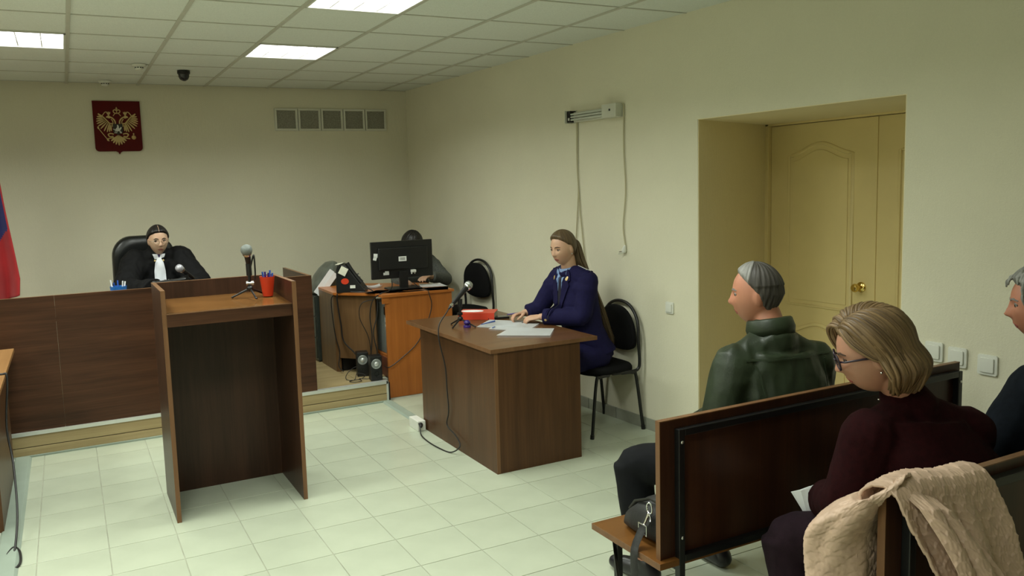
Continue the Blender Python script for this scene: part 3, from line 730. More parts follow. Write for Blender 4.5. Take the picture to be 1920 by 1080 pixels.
# ---------------------------------------------------------------- chairs
def visitor_chair(loc, rz, lab):
    """black visitor chair with oval back; sits facing local +Y"""
    t = thing('visitor_chair', lab, 'chair', loc, rz, 'black visitor chairs with oval backs'); M = wm(t)
    b = MB(); P = []
    for k in range(32):
        a = 2*PI*k/32; c, s = math.cos(a), math.sin(a)
        P.append((.225*math.copysign(abs(c)**.6, c), .215*math.copysign(abs(s)**.6, s)))
    b.rings([[M @ V((x*f, y*f, z)) for x, y in P] for f, z in ((.93, .425), (1, .435), (1, .455), (.95, .472), (.7, .480), (.2, .482))]); b.build('seat', BLACKF, t, smooth='all')
    # oval back plate, tilted
    B = M @ Matrix.Translation((0, -.190, .690)) @ Matrix.Rotation(math.radians(-6), 4, 'X') @ Matrix(((1, 0, 0, 0), (0, 0, 1, 0), (0, 1, 0, 0), (0, 0, 0, 1)))
    O = []
    for k in range(40):
        a = 2*PI*k/40; c, s = math.cos(a), math.sin(a)
        O.append((.205*math.copysign(abs(c)**.85, c), (.19*s if s > 0 else -.14*abs(s)**.5)))
    b = MB(); b.rings([[B @ V((x*f, y*f, z+.05*(x*f)**2*4)) for x, y in O] for f, z in ((.9, -.020), (1, -.012), (1, .008), (.93, .016), (.5, .02), (.1, .021))]); b.build('backrest', BLACKF, t, smooth='all')
    # tubular frame hoop
    hoop = [M @ V(p) for p in ((-.21, .02, .43), (-.22, -.15, .43), (-.225, -.195, .445), (-.228, -.205, .50), (-.228, -.196, .64), (-.205, -.207, .78), (-.12, -.214, .875), (0, -.216, .905), (.12, -.214, .875), (.205, -.207, .78), (.228, -.196, .64), (.228, -.205, .50), (.225, -.195, .445), (.22, -.15, .43), (.21, .02, .43))]
    b = MB(); b.tube(spline(hoop, 6), .0115, 10); b.build('back_frame', BLACKM, t, smooth=True)
    b = MB(); b.tube([M @ V((-.22, .12, .42)), M @ V((.22, .12, .42))], .010, 8); b.tube([M @ V((-.22, -.14, .42)), M @ V((.22, -.14, .42))], .010, 8); b.build('seat_rail', BLACKM, t, smooth=True)
    for s in (-1, 1):
        b = MB(); b.tube(spline([M @ V(p) for p in ((s*.21, .05, .424), (s*.218, .13, .420), (s*.222, .165, .385), (s*.235, .215, .006))], 8), .0115, 10); l = b.build('leg', BLACKM, t, smooth=True)
        b = MB(); b.tube([M @ V((s*.2345, .213, .03)), M @ V((s*.2352, .216, 0))], .0145, 10); b.build('foot_cap', BLACKP, l)
        b = MB(); b.tube(spline([M @ V(p) for p in ((s*.21, -.06, .424), (s*.218, -.15, .420), (s*.222, -.178, .385), (s*.235, -.225, .006))], 8), .0115, 10); l = b.build('leg', BLACKM, t, smooth=True)
        b = MB(); b.tube([M @ V((s*.2345, -.2235, .03)), M @ V((s*.2352, -.226, 0))], .0145, 10); b.build('foot_cap', BLACKP, l)
visitor_chair((3.235, .04, 0), math.radians(90), 'black visitor chair with oval back under the uniformed woman')
visitor_chair((3.115, 2.03, .175), math.radians(98), 'black visitor chair with oval back by the wall beside the orange desk')

def judge_chair():
    t = thing('executive_chair', 'high black leather armchair behind the woman in the robe', 'chair', (.47, 2.80, .175), math.radians(188)); M = wm(t)
    # local: +Y is the direction the sitter faces
    O = rrect(.50, .66, .16, 8)
    B = M @ Matrix.Translation((0, -.06, .93)) @ Matrix.Rotation(math.radians(-6), 4, 'X') @ Matrix(((1, 0, 0, 0), (0, 0, 1, 0), (0, 1, 0, 0), (0, 0, 0, 1)))
    b = MB(); b.rings([[B @ V((x*f, y*(1-(1-f)*.8), z+.9*(x*f)**2*(1 if z > 0 else 1))) for x, y in O] for f, z in ((.75, -.075), (.94, -.062), (1, -.03), (1, .02), (.94, .05), (.75, .065), (.3, .07))])
    b.build('backrest', LEATHER, t, smooth='all')
    b = MB(); b.rings([[M @ V((x*f, y*f+.18, z)) for x, y in rrect(.52, .50, .12, 6)] for f, z in ((.9, .42), (1, .44), (1, .50), (.93, .53), (.5, .54))]); b.build('seat', LEATHER, t, smooth='all')
    for s in (-1, 1):
        b = MB(); b.tube(spline([M @ V(p) for p in ((s*.27, -.02, .50), (s*.30, -.02, .66), (s*.30, .05, .70), (s*.30, .25, .70), (s*.29, .32, .64), (s*.27, .30, .48))], 6), (.022, .03), 10); b.build('armrest', BLACKP, t, smooth=True)
    b = MB(); b.tube([M @ V((0, .15, .08)), M @ V((0, .15, .43))], .03, 12); b.build('gas_column', BLACKM, t, smooth=True)
    for k in range(5):
        a = 2*PI*k/5; p = V((.28*math.cos(a), .15+.28*math.sin(a), .055))
        b = MB(); b.tube([M @ V((0, .15, .10)), M @ p], [.025, .016], 8); l = b.build('leg', BLACKP, t, smooth=True)
        b = MB(); b.ball(M @ (p-V((0, 0, .027))), (.027, .027, .0275), 12); b.build('castor', BLACKP, l, smooth='all')
judge_chair()

# ---------------------------------------------------------------- public benches
def public_bench(ox, oy, lab):
    t = thing('public_bench', lab, 'bench', (ox, oy, 0), 0, 'wooden public benches on black frames'); M = wm(t)
    # local origin: left end of the back panel, rear face; bench runs +X, sitters face +Y
    ln = 1.63
    def B(name, x0, x1, y0, y1, z0, z1, m, par=t, bev=.001, tilt=0):
        b = MB(); b.mbox(M @ Matrix.Translation(((x0+x1)/2, (y0+y1)/2, (z0+z1)/2)), x1-x0, y1-y0, z1-z0); return b.build(name, m, par, bevel=bev)
    B('seat', -.02, ln+.02, -.005, .40, .432, .455, SEATW)
    B('edge_band', -.0215, -.0195, -.005, .40, .4315, .4555, EDGE)
    B('backrest', 0, ln, .018, .038, .455, .945, wood('bench_back_wood', (0.054, 0.0195, 0.009), (0.02448, 0.009, 0.0045), 2, .33))
    b = MB()
    for x0, x1, z0, z1 in ((-.0015, ln, .944, .9475), (-.002, .0005, .455, .947)): b.mbox(M @ Matrix.Translation(((x0+x1)/2, .028, (z0+z1)/2)), x1-x0, .022, z1-z0)
    b.build('edge_band', EDGE, t)
    # black steel frame behind the backrest
    for x in (.075, ln-.03):
        B('frame_post', x-.0125, x+.0125, -.008, .018, .0, .915, BLACKM, t, .003)
        B('leg', x-.0125, x+.0125, .35, .375, .0, .432, BLACKM, t, .003)
        B('seat_bearer', x-.0125, x+.0125, .018, .35, .407, .432, BLACKM, t, .003)
        B('foot_rail', x-.0125, x+.0125, .018, .35, .02, .045, BLACKM, t, .003)
        for z in (.87, .53):
            q = MB(); q.ball(M @ V((x, -.009, z)), (.006, .003, .006), 10); q.build('screw', CHROME, t, smooth='all')
    B('frame_rail', .0875, ln-.0425, -.008, .018, .89, .915, BLACKM, t, .003)
    B('frame_rail', .0875, ln-.0425, -.008, .018, .44, .465, BLACKM, t, .003)
    return t
public_bench(1.632, -2.62, 'front wooden public bench with black steel frame, man in green sits on it')
public_bench(1.690, -3.43, 'rear wooden public bench with the quilted jacket hung on its back')

# ---------------------------------------------------------------- small things
def mic(t, head, tail, hm=None, r=.025):
    """hand microphone as parts: ball grille, collar, handle"""
    h, tl = V(head), V(tail); m = seg(tl, h); ln = (h-tl).length
    b = MB(); b.lathe([(.012, 0), (.013, .02), (.018, ln*.8), (.020, ln-.012)], m, 16); b.build('handle', BLACKP, t, smooth=True)
    b = MB(); b.lathe([(.0215, ln-.014), (.026, ln-.004), (.026, ln+.004)], m, 20); b.build('collar', CHROME, t, smooth=True)
    b = MB(); b.lathe([(r*.82, ln+.002), (r*.98, ln+.015), (r, ln+.026), (r*.9, ln+.040), (r*.55, ln+.050), (.002, ln+.053)], m, 20); b.build('grille', hm or MESHM, t, smooth='all')
def tripod(t, x, y, z, top, feet):
    b = MB(); b.tube([(x, y, z+.05), (x, y, z+top)], .009, 10); b.build('stand_pole', BLACKM, t, smooth=True)
    b = MB(); b.ball((x, y, z+.055), (.02, .02, .018), 12); b.build('hub', BLACKP, t, smooth='all')
    for fx, fy in feet:
        b = MB(); b.tube([(x, y, z+.055), (x+fx, y+fy, z+.006)], [.007, .005], 8); l = b.build('leg', BLACKM, t, smooth=True)
        b = MB(); b.ball((x+fx, y+fy, z+.006), (.008, .008, .006), 10); b.build('foot', BLACKP, l, smooth='all')
def table_mics():
    x, y = .822, .075
    z = 1.158
    t = thing('lectern_microphone', 'upright microphone with grey ball grille on the lectern', 'microphone', (x, y, z))
    tripod(t, x, y, z, .19, [(-.095, .045), (.10, .05), (.012, -.10)])
    b = MB(); b.tube([(x-.022, y, z+.085), (x+.022, y, z+.085)], .012, 10); b.build('clamp_knob', CHROME, t, smooth=True)
    b = MB(); b.tube([(x, y, z+.13), (x-.002, y-.006, z+.20)], .016, 12); b.build('clip', BLACKP, t, smooth=True)
    mic(t, (x-.012, y-.035, z+.262), (x+.008, y+.02, z+.155), mat('grille_grey', (.17, .19, .18), .6, .2, var=.25, vs=300), .033)
    cable('cord', None, [(x+.008, y+.02, z+.155), (x+.03, y+.01, z+.24), (x+.034, y+.0, z+.23), (x+.037, y+.01, z+.14), (x+.034, y+.02, z+.10)], .005, CORD, 7, t)
    # cup of pens
    cx, cy, cz = .925, .085, 1.158
    t = thing('pen_cup', 'orange red plastic cup on the lectern', 'cup', (cx, cy, cz))
    prof = [(.028, 0), (.030, .004), (.043, .112), (.044, .116), (.0415, .115), (.029, .006)]
    MB().lathe(prof, Matrix.Translation((cx, cy, cz)), 24).build('cup', RED, t, smooth=True)
    for k, (dx, dy, h, m) in enumerate(((-.018, .0, .145, BLUE), (.004, -.012, .138, PURPLE), (.016, .01, .150, BLUE), (-.004, .016, .142, PURPLE), (.022, -.008, .135, BLUE))):
        b = MB(); b.tube([(cx+dx*.5, cy+dy*.5, cz+.006), (cx+dx*1.4, cy+dy*1.4, cz+h)], .0055, 8); o = b.build('pen', m, smooth=True)
        tag(o, ('blue pen at the left of the orange red cup', 'purple pen at the front of the orange red cup', 'tallest blue pen at the back of the orange red cup', 'purple pen at the back middle of the orange red cup', 'blue pen at the right of the orange red cup')[k], 'pen', 'pens in the red cup')
    # desk microphone of the prosecutor
    x, y, z = 2.325, .40, .783
    t = thing('desk_microphone', 'silver and black microphone on small tripod at the brown desk', 'microphone', (x, y, z))
    tripod(t, x, y, z, .16, [(-.085, -.05), (.06, -.11), (-.02, .11)])
    b = MB(); b.tube([(x-.02, y, z+.09), (x+.015, y, z+.09)], .011, 10); b.build('clamp_knob', BLACKP, t, smooth=True)
    b = MB(); b.tube([(x, y, z+.14), (x+.003, y, z+.195)], .017, 12); b.build('clip', BLACKP, t, smooth=True)
    h, tl = V((x+.085, y+.05, z+.268)), V((x-.085, y-.03, z+.155))
    m = seg(tl, h); ln = (h-tl).length
    b = MB(); b.lathe([(.012, 0), (.013, .02), (.019, ln*.8), (.021, ln-.012)], m, 16); b.build('handle', BLACKP, t, smooth=True)
    b = MB(); b.lathe([(.0135, -.006), (.0145, .010), (.0135, .022)], m, 16); b.build('switch_ring', CHROME, t, smooth=True)
    b = MB(); b.lathe([(.022, ln-.014), (.029, ln-.002), (.029, ln+.004)], m, 20); b.build('collar', CHROME, t, smooth=True)
    b = MB(); b.lathe([(.026, ln+.002), (.031, ln+.015), (.031, ln+.026), (.025, ln+.040), (.012, ln+.047), (.001, ln+.048)], m, 20); b.build('grille', MESHM, t, smooth='all')
    b = MB(); d = (tl-h).normalized(); b.tube([tl, tl+d*.03], [.010, .006], 10); b.build('plug', BLACKP, t, smooth=True)
    e = tl+d*.03
    pts = [e, e+d*.03+V((0, 0, -.01)), V((2.185, .33, .90)), V((2.115, .29, .84)), V((2.094, .27, .78)), V((2.094, .25, .70)), V((2.122, .24, .55)), V((2.12, .22, .40)), V((2.118, .20, .25)), V((2.12, .24, .14)), V((2.118, .10, .10)), V((2.10, .0, .06)), V((2.06, .06, .008)), V((2.03, .20, .007)), V((2.025, .38, .007)), V((2.04, .52, .012)), V((2.06, .585, .05)), V((2.07, .63, .06))]
    cable('cord', None, pts, .0045, CORD, 8, t)
    t = thing('socket_box', 'white double socket box on the floor at the brown desk corner', 'socket', (2.115, .69, 0))
    MB().box(2.062, 2.125, .63, .80, .0, .075).build('box', WHITEP, t, bevel=.006)
    b = MB(); b.lathe([(.022, 0), (.022, .006), (.018, .007)], seg((2.088, .632, .045), (2.088, .60, .045)), 16); b.build('outlet', WHITEP, t, smooth=True)
    b = MB(); b.lathe([(.016, 0), (.016, .02), (.008, .045)], seg((2.085, .628, .052), (2.068, .585, .045)), 12); tag(b.build('power_plug', BLACKP, smooth=True), 'black plug pushed into the white floor socket box', 'plug')
    # judge's microphone and the lying one
    x, y, z = .70, 1.93, .95
    t = thing('judge_microphone', 'silver-headed microphone in front of the robed woman', 'microphone', (x, y, z))
    tripod(t, x, y, z, .16, [(-.08, .05), (.08, .05), (0, -.09)])
    b = MB(); b.tube([(x, y, z+.14), (x, y, z+.20)], .017, 12); b.build('clip', BLACKP, t, smooth=True)
    mic(t, (x-.035, y-.02, z+.245), (x+.06, y+.07, z+.165), mat('grille_white', (.45, .45, .50), .4, .3, var=.2, vs=200), .030)
    cable('cord', None, [(x+.06, y+.07, z+.165), (x+.085, y+.08, z+.13), (x+.10, y+.05, z+.05), (x+.11, y+.0, z+.004)], .005, CORD, 7, t)
    t = thing('spare_microphone', 'black microphone lying on a stand in front of the white jabot', 'microphone', (.54, 1.85, .95))
    b = MB(); b.tube([(.48, 1.85, .956), (.54, 1.85, 1.10)], .007, 8); b.tube([(.60, 1.85, .956), (.56, 1.85, 1.10)], .007, 8); b.build('stand_leg', BLACKM, t, smooth=True)
    b = MB(); b.lathe([(.018, 0), (.020, .03), (.014, .045), (.016, .06), (.018, .22), (.016, .23)], seg((.455, 1.85, 1.108), (.69, 1.85, 1.122)), 14); b.build('handle', BLACKP, t, smooth=True)
    b = MB(); b.ball((.455, 1.85, 1.108), .022, 14); b.build('grille', BLACKP, t, smooth='all')
    for k in range(3):
        b = MB(); b.tube([(.53+.025*k, 1.85, 1.1285), (.54+.025*k, 1.85, 1.129)], .0045, 6); b.build('button', CHROME, t)
    # blue wire basket with pens
    x, y, z = .205, 1.80, .95
    t = thing('pen_basket', 'blue pen holder on the judge desk left of the lectern', 'basket', (x, y, z))
    MB().lathe([(.048, 0), (.05, .004), (.058, .165), (.055, .165), (.047, .006)], Matrix.Translation((x, y, z)), 18).build('holder', mat('holder_blue', (.03, .16, .50), .2, var=.2, vs=30), t)
    for k in range(5):
        a = k*1.26+.3; b = MB(); b.tube([(x+.02*math.cos(a), y+.02*math.sin(a), z+.008), (x+.052*math.cos(a), y+.052*math.sin(a), z+.195+.008*(k % 3))], .005, 8)
        tag(b.build('pen', BLUE if k % 2 else PAPER, smooth=True), ('white pen at the front right of the blue pen holder', 'blue pen at the back of the blue pen holder', 'white pen at the left of the blue pen holder', 'blue pen at the front of the blue pen holder', 'white pen at the right of the blue pen holder')[k], 'pen', 'pens in the blue holder')
table_mics()

def desk_items():
    z = .783
    # red code book
    t = thing('code_book', 'thick red book with white oval on the cover, on the brown desk', 'book', (2.60, .66, z), math.radians(-37)); M = wm(t)
    w2, h2, th = .135, .095, .050
    b = MB(); b.mbox(M @ Matrix.Translation((0, 0, th/2)), 2*w2-.006, 2*h2-.006, th-.006); b.build('pages', mat('page_block', (.55, .53, .42), .8, var=.12, vs=300, stretch=(.05, .05, 4)), t)
    b = MB(); b.mbox(M @ Matrix.Translation((0, 0, th-.0015)), 2*w2, 2*h2, .003); cv = b.build('cover', mat('cover_red', (.60, .05, .02), .35, var=.08), t)
    b = MB(); b.mbox(M @ Matrix.Translation((0, 0, .0015)), 2*w2, 2*h2, .003); b.build('cover', mat('cover_red', (.60, .05, .02), .35), t)
    b = MB(); b.mbox(M @ Matrix.Translation((0, -h2, th/2)), 2*w2, .003, th); b.build('spine', mat('cover_red', (.60, .05, .02), .35), t)
    b = MB(); b.prism([(-.045+.085*math.cos(a*PI/14)-.0, .005+.050*math.sin(a*PI/14)) for a in range(28)], th, th+.0006, M); b.build('cover_oval', PAPER, cv)
    # phone under papers
    t = thing('mobile_phone', 'black mobile phone lying between red book and papers', 'phone', (2.70, .545, z), math.radians(-15)); M = wm(t)
    b = MB(); b.prism(rrect(.17, .08, .012), 0.0, .014, M); b.build('case', BLACKP, t, bevel=.003)
    b = MB(); b.prism(rrect(.15, .068, .008), .014, .0146, M); b.build('screen', mat('screen_dark', (.02, .025, .03), .15), t)
    g = 'papers on the brown desk'
    sheet('paper_sheet', 'white paper with the blue pen on it, farthest on the brown desk', [(2.40, .30), (2.62, .52), (2.79, .30), (2.56, .10)], z+.0015, group=g, curl=.001)
    sheet('paper_sheet', 'middle white paper under the woman\'s hand on the brown desk', [(2.42, .16), (2.62, .36), (2.82, .14), (2.60, -.06)], z+.0035, group=g, curl=.001)
    sheet('paper_sheet', 'white paper nearest the desk corner, lying on the other sheets', [(2.345, -.095), (2.56, .10), (2.79, -.10), (2.625, -.31)], z+.006, group=g, curl=.001)
    b = MB(); b.tube([(2.455, .335, z+.009), (2.60, .40, z+.009)], [.003, .005], 8); tag(b.build('ballpoint_pen', BLUE, smooth=True), 'blue ballpoint pen lying on the papers of the brown desk', 'pen')
    b = MB(); b.tube([(2.455, .165, z+.0085), (2.49, .195, z+.0085)], [.003, .003], 8); tag(b.build('short_pencil', BLUE, smooth=True), 'short blue pencil on the middle paper', 'pencil')
    t = thing('rubber_stamp', 'round purple stamp beside the microphone tripod', 'stamp', (2.345, .36, z))
    MB().lathe([(.026, 0), (.027, .01), (.024, .016)], Matrix.Translation((2.345, .335, z)), 20).build('base', PURPLE, t, smooth=True)
    MB().lathe([(.012, .014), (.024, .030), (.024, .038), (.012, .050), (.001, .052)], Matrix.Translation((2.345, .335, z)), 20).build('knob', PURPLE, t, smooth='all')
desk_items()

def flag():
    t = thing('flag', 'Russian tricolour hanging limp from a pole at the left edge', 'flag', (-.66, 3.1, .175))
    b = MB(); b.tube([(-.565, 3.12, .19), (-.66, 3.12, 2.55)], .014, 12); b.build('pole', BLACKM, t, smooth=True)
    b = MB(); b.lathe([(.15, .0), (.15, .012), (.03, .03), (.02, .05)], Matrix.Translation((-.565, 3.12, .175)), 24); b.build('base', BLACKM, t, smooth=True)
    mats = [mat('flag_white', (.70, .70, .68), .8), mat('flag_blue', (.022, .022, .13), .8, sheen=.2), mat('flag_red', (.42, .018, .022), .8, sheen=.2)]
    nu, nv = 60, 90; vs = []; fs = []; mi = []
    for j in range(nv+1):
        v = j/nv; z = 2.40-1.42*v
        wdt = .10+.11*v-.05*max(0, v-.9)*10*.5
        for i in range(nu+1):
            u = i/nu
            x = -.685+(-.5+u)*2*wdt+.01*math.sin(v*5+u*3)
            y = 3.10-.05-(.035+.03*v)*math.sin(u*PI*4.2+v*1.1)*(.4+.6*v)-.03*math.sin(PI*u)
            zz = z-.10*(1-abs(2*u-.9))*max(0, v-.75)*3+.10*max(0, v-.7)*u*u*-.2
            vs.append((x, y, zz))
    for j in range(nv):
        for i in range(nu):
            a = j*(nu+1)+i; fs.append((a, a+1, a+nu+2, a+nu+1))
            u, v = i/nu, j/nv
            k = u*.32+v*1.0         # stripes slant because the cloth hangs by its hoist
            mi.append(0 if k < .30 else (1 if (k < .91 and not (u > .95 and v > .33)) else 2))
    me = bpy.data.meshes.new('cloth'); me.from_pydata(vs, [], fs)
    for m in mats: me.materials.append(m)
    for p, q in zip(me.polygons, mi): p.material_index = q; p.use_smooth = True
    bm = bmesh.new(); bm.from_mesh(me); bm.transform(wm(t).inverted()); bmesh.ops.solidify(bm, geom=bm.faces[:], thickness=.003); bm.to_mesh(me); bm.free()
    o = bpy.data.objects.new('cloth', me); COL.objects.link(o); o.parent = t; o['label'] = 'white, blue and red cloth'
flag()

def shoulder_bag():
    t = thing('shoulder_bag', 'black shoulder bag with metal clasp on the front bench seat end', 'bag', (1.76, -2.42, .456))
    F = mat('bag_black', (.012, .012, .012), .55, var=.25, vs=20, bs=.3, bscale=200)
    b = MB(); rr = []
    # bag lies leaning on the backrest: sections along Y
    for y, w2, h in ((-2.575, .02, .10), (-2.56, .085, .145), (-2.48, .10, .165), (-2.38, .095, .13), (-2.31, .075, .075), (-2.295, .03, .03)):
        ring = []
        for k in range(24):
            a = 2*PI*k/24; c, s = math.cos(a), math.sin(a)
            ring.append(V((1.775+w2*math.copysign(abs(c)**.7, c)+.02*s, y, .457+h*.5+h*.5*math.copysign(abs(s)**.7, s))))
        rr.append(ring)
    b.rings(rr); b.build('body', F, t, smooth='all')
    b = MB(); b.tube([(1.70, -2.56, .612), (1.70, -2.46, .615), (1.715, -2.36, .57), (1.735, -2.30, .515)], (.004, .008), 8); b.build('zip_piping', F, t, smooth=True)
    # strap going over the seat end and hanging as a loop
    S = spline([(1.668, -2.50, .575), (1.645, -2.49, .53), (1.612, -2.49, .475), (1.596, -2.50, .43), (1.594, -2.51, .30), (1.60, -2.50, .20), (1.63, -2.44, .12), (1.66, -2.34, .20), (1.70, -2.24, .36), (1.715, -2.22, .415)], 8)
    b = MB(); b.tube(S, (.0035, .017), 8, flat=(1, 0, 0)); b.build('strap', F, t, smooth=True)
    b = MB(); b.tube([V((1.668, -2.50, .60))+V((.0, math.cos(a*PI/7)*.015, math.sin(a*PI/7)*.02)) for a in range(14)], .003, 6, closed=True); b.build('ring', CHROME, t, smooth=True)
    b = MB(); b.tube([(1.664, -2.50, .582), (1.655, -2.495, .555), (1.648, -2.492, .54)], .005, 8); b.tube([(1.664, -2.50, .58), (1.66, -2.515, .572), (1.655, -2.52, .56)], .003, 6); b.build('clasp', CHROME, t, smooth=True)
    b = MB(); b.tube([V((1.642, -2.492, .525))+V((-.002*0, p*.022, q*.018)) for p, q in ((-1, 1), (1, 1), (1, -1), (-1, -1))], .003, 6, closed=True); b.build('buckle', CHROME, t)
shoulder_bag()

# ---------------------------------------------------------------- quilted jacket over the rear bench
def jacket():
    t = thing('quilted_jacket', 'beige quilted jacket hung over the back of the rear bench', 'jacket', (1.86, -3.40, .95))
    JM = mat('jacket_beige', (.55, .387, .288), .42, var=.10, vs=30, bs=.25, bscale=90, spec=.35)
    def quilt(U, W, cell=.052):
        """fish-scale pillow height over cloth coordinates U, W (metres)"""
        best = np.zeros_like(U)
        row = np.floor(W/(cell*.5))
        h = np.zeros_like(U); done = np.zeros(U.shape, bool)
        for dr in (0, -1, 1, -2):
            r = row+dr; off = np.where(np.mod(r, 2) == 0, 0, cell*.5)
            cu = (np.round((U-off)/cell))*cell+off; cw = (r+1)*cell*.5
            d = np.hypot(U-cu, W-cw)/(cell*.56)
            ins = (d < 1) & ~done
            h = np.where(ins, np.clip(1-d**7, 0, 1)**.6*(.55+.45*np.clip(1-d*d, 0, 1)), h); done |= ins
        return h
    def cloth(name, fn, nu, nv, lu, lv, qh=.0048, mt=JM, par=t, cell=.050, thick=.008):
        u = np.linspace(0, 1, nu+1); v = np.linspace(0, 1, nv+1)
        Uu, Vv = np.meshgrid(u, v)
        P = fn(Uu, Vv)
        du = np.gradient(P, axis=1); dv = np.gradient(P, axis=0)
        N = np.cross(du, dv); N /= np.linalg.norm(N, axis=2, keepdims=True)+1e-9
        P = P+N*(qh*quilt(Uu*lu, Vv*lv, cell))[..., None]
        # fine puckers
        pk = .0007*np.sin(Uu*lu*420+6*np.sin(Vv*lv*40))*np.sin(Vv*lv*130+3*np.sin(Uu*lu*60))
        P = P+N*pk[..., None]
        K = (nu+1)*(nv+1)
        vs = np.concatenate([P.reshape(-1, 3), (P-N*thick).reshape(-1, 3)]); idx = np.arange(K).reshape(nv+1, nu+1)
        f = np.stack([idx[:-1, :-1], idx[:-1, 1:], idx[1:, 1:], idx[1:, :-1]], -1).reshape(-1, 4)
        rim = np.concatenate([idx[0, :], idx[1:, -1], idx[-1, -2::-1], idx[-2:0:-1, 0]]); r2 = np.roll(rim, -1)
        f = np.concatenate([f, f[:, ::-1]+K, np.stack([r2, rim, rim+K, r2+K], -1)])
        me = bpy.data.meshes.new(name); me.from_pydata(vs.tolist(), [], f.tolist()); me.materials.append(mt)
        me.transform(wm(par).inverted())
        for p in me.polygons: p.use_smooth = True
        o = bpy.data.objects.new(name, me); COL.objects.link(o); o.parent = par; return o
    sm = lambda x, a, b: np.clip((x-a)/(b-a), 0, 1)**2*(3-2*np.clip((x-a)/(b-a), 0, 1))
    # main body: v runs from the seat-side hem up over the backrest and down the camera side
    def body(U, W):
        s = W*1.02                          # metres along the cloth, ridge at .40
        up = s < .40
        xl = 1.665+.0*s; 
        left = np.where(up, 1.66-.02*sm(.40-s, 0, .4), 1.672+.11*sm(s, .42, .72)+.05*sm(s, .70, 1.02))
        right = np.where(up, 2.05, 2.045+.06*sm(s, .40, .60)+.09*sm(s, .55, 1.02))
        X = left+(right-left)*U
        topz = .966+.030*np.exp(-((U-.42)/.28)**2)-.012*U
        d = s-.40
        R = .045
        ang = np.clip(d/R, -PI/2, PI/2)
        yc = -3.405
        ymid = yc-np.sin(ang)*R; zt = topz-R*(1-np.cos(ang))
        over = np.clip(np.abs(d)-R*PI/2, 0, None)
        Z = zt-over*.97
        Y = ymid+np.where(d > 0, -1, 1)*over*np.where(d > 0, .10, .02)
        fold = np.sin(U*9.5+1.0+2.0*W)*.018*sm(d, .02, .25)+np.sin(U*21+4*W)*.006*sm(d, 0, .2)
        Y = Y-np.where(d > 0, 1, 0)*(np.abs(fold)+.01+.02*sm(d, .1, .5))
        Z = Z+.010*np.sin(U*8+.6)*np.exp(-(d/.15)**2)
        return np.stack([X, Y, Z], -1)
    cloth('body', body, 190, 330, .42, 1.02)
    # overlapping front flap lying diagonally on the camera side
    def flap(U, W):
        a0 = np.array([1.75, -3.462, 1.003]); a1 = np.array([1.98, -3.465, .985])
        X = 1.70+.10*U+.07*np.sin(W*2.0)*.6+W*(.06+.16*U)*.9
        Z = .990-.49*W-.03*U*(1-W)-.02*np.abs(U-.4)
        Y = -3.452-.105*np.sin(np.clip(W*1.7, 0, 1)*PI/2)-.020*np.abs(np.sin(U*6.5+W*2))-.018*W
        Y = Y-.012*np.sin(U*PI)
        Y = np.where(W < .10, Y+(.10-W)*.55, Y)
        return np.stack([X, Y, Z], -1)
    cloth('front_flap', flap, 80, 180, .22, .52)
    # sleeve: soft tube falling on the left, past the bench end
    def sleeve(U, W):
        A = U*2*PI
        px = 1.712-.062*np.sin(np.clip(W*1.5, 0, 1)*PI/2)+.012*W; pz = .955+.005-.135*W**1.4-.40*np.clip(W-.16, 0, 1)
        py = -3.415+.02*np.sin(W*3)+.095*sm(W, .0, .45)
        rx = .045+.062*sm(W, .05, .38)+.016*np.sin(W*8); ry = .030+.026*sm(W, 0, .4)
        k = 1+.10*np.sin(A*3+W*6)+.05*np.sin(A*5-W*9)
        X = px+rx*np.cos(A)*k; Y = py-ry*np.sin(A)*k; Z = pz+.035*np.sin(A)*(1-sm(W, 0, .3))+.02*np.cos(A)*(1-sm(W, 0, .5))
        return np.stack([X, Y, Z], -1)
    cloth('sleeve', sleeve, 130, 190, .40, .62, .0034)
jacket()

# ================================================================ PEOPLE
def skin_mat(name, col, red=(.55, .20, .13)):
    m, nt, b = _new(name)
    co = coords(nt); n = noise_tex(nt, co, 14, 4); n2 = noise_tex(nt, co, 240, 2)
    L(nt, ramp(nt, n.outputs[0], [(.35, col), (.75, tuple(a*.7+r*.3 for a, r in zip(col, red)))]), b.inputs['Base Color'])
    b.inputs['Roughness'].default_value = .48; b.inputs['Subsurface Weight'].default_value = .08
    b.inputs['Subsurface Radius'].default_value = (.01, .004, .002); bump(nt, b, n2.outputs[0], .08, .001); return m
def hair_mat(name, dark, light, rough=.42, scale=1.0):
    """strand streaks: noise strongly stretched along the lock through its UV"""
    m, nt, b = _new(name)
    t = nt.nodes.new('ShaderNodeUVMap'); mp = nt.nodes.new('ShaderNodeMapping'); mp.inputs['Scale'].default_value = (46*scale, 1.2, 1); L(nt, t.outputs[0], mp.inputs[0])
    n = noise_tex(nt, mp.outputs[0], 1.0, 4, .65)
    L(nt, ramp(nt, n.outputs[0], [(.32, dark), (.68, light)]), b.inputs['Base Color'])
    b.inputs['Roughness'].default_value = rough; b.inputs['Specular IOR Level'].default_value = .35; b.inputs['Anisotropic'].default_value = .5
    bump(nt, b, n.outputs[0], .35, .002); return m
SKIN_F = skin_mat('skin_fair', (.58, .36, .24)); SKIN_P = skin_mat('skin_pale', (.60, .41, .28)); SKIN_R = skin_mat('skin_ruddy', (.44, .19, .115))
LIP = mat('lip_rose', (.38, .11, .09), .4, var=.08); EYEW = mat('eye_white', (.62, .60, .56), .2, var=.02); IRIS = mat('iris_brown', (.03, .018, .010), .15)
G = lambda x, s: np.exp(-(x/s)**2)

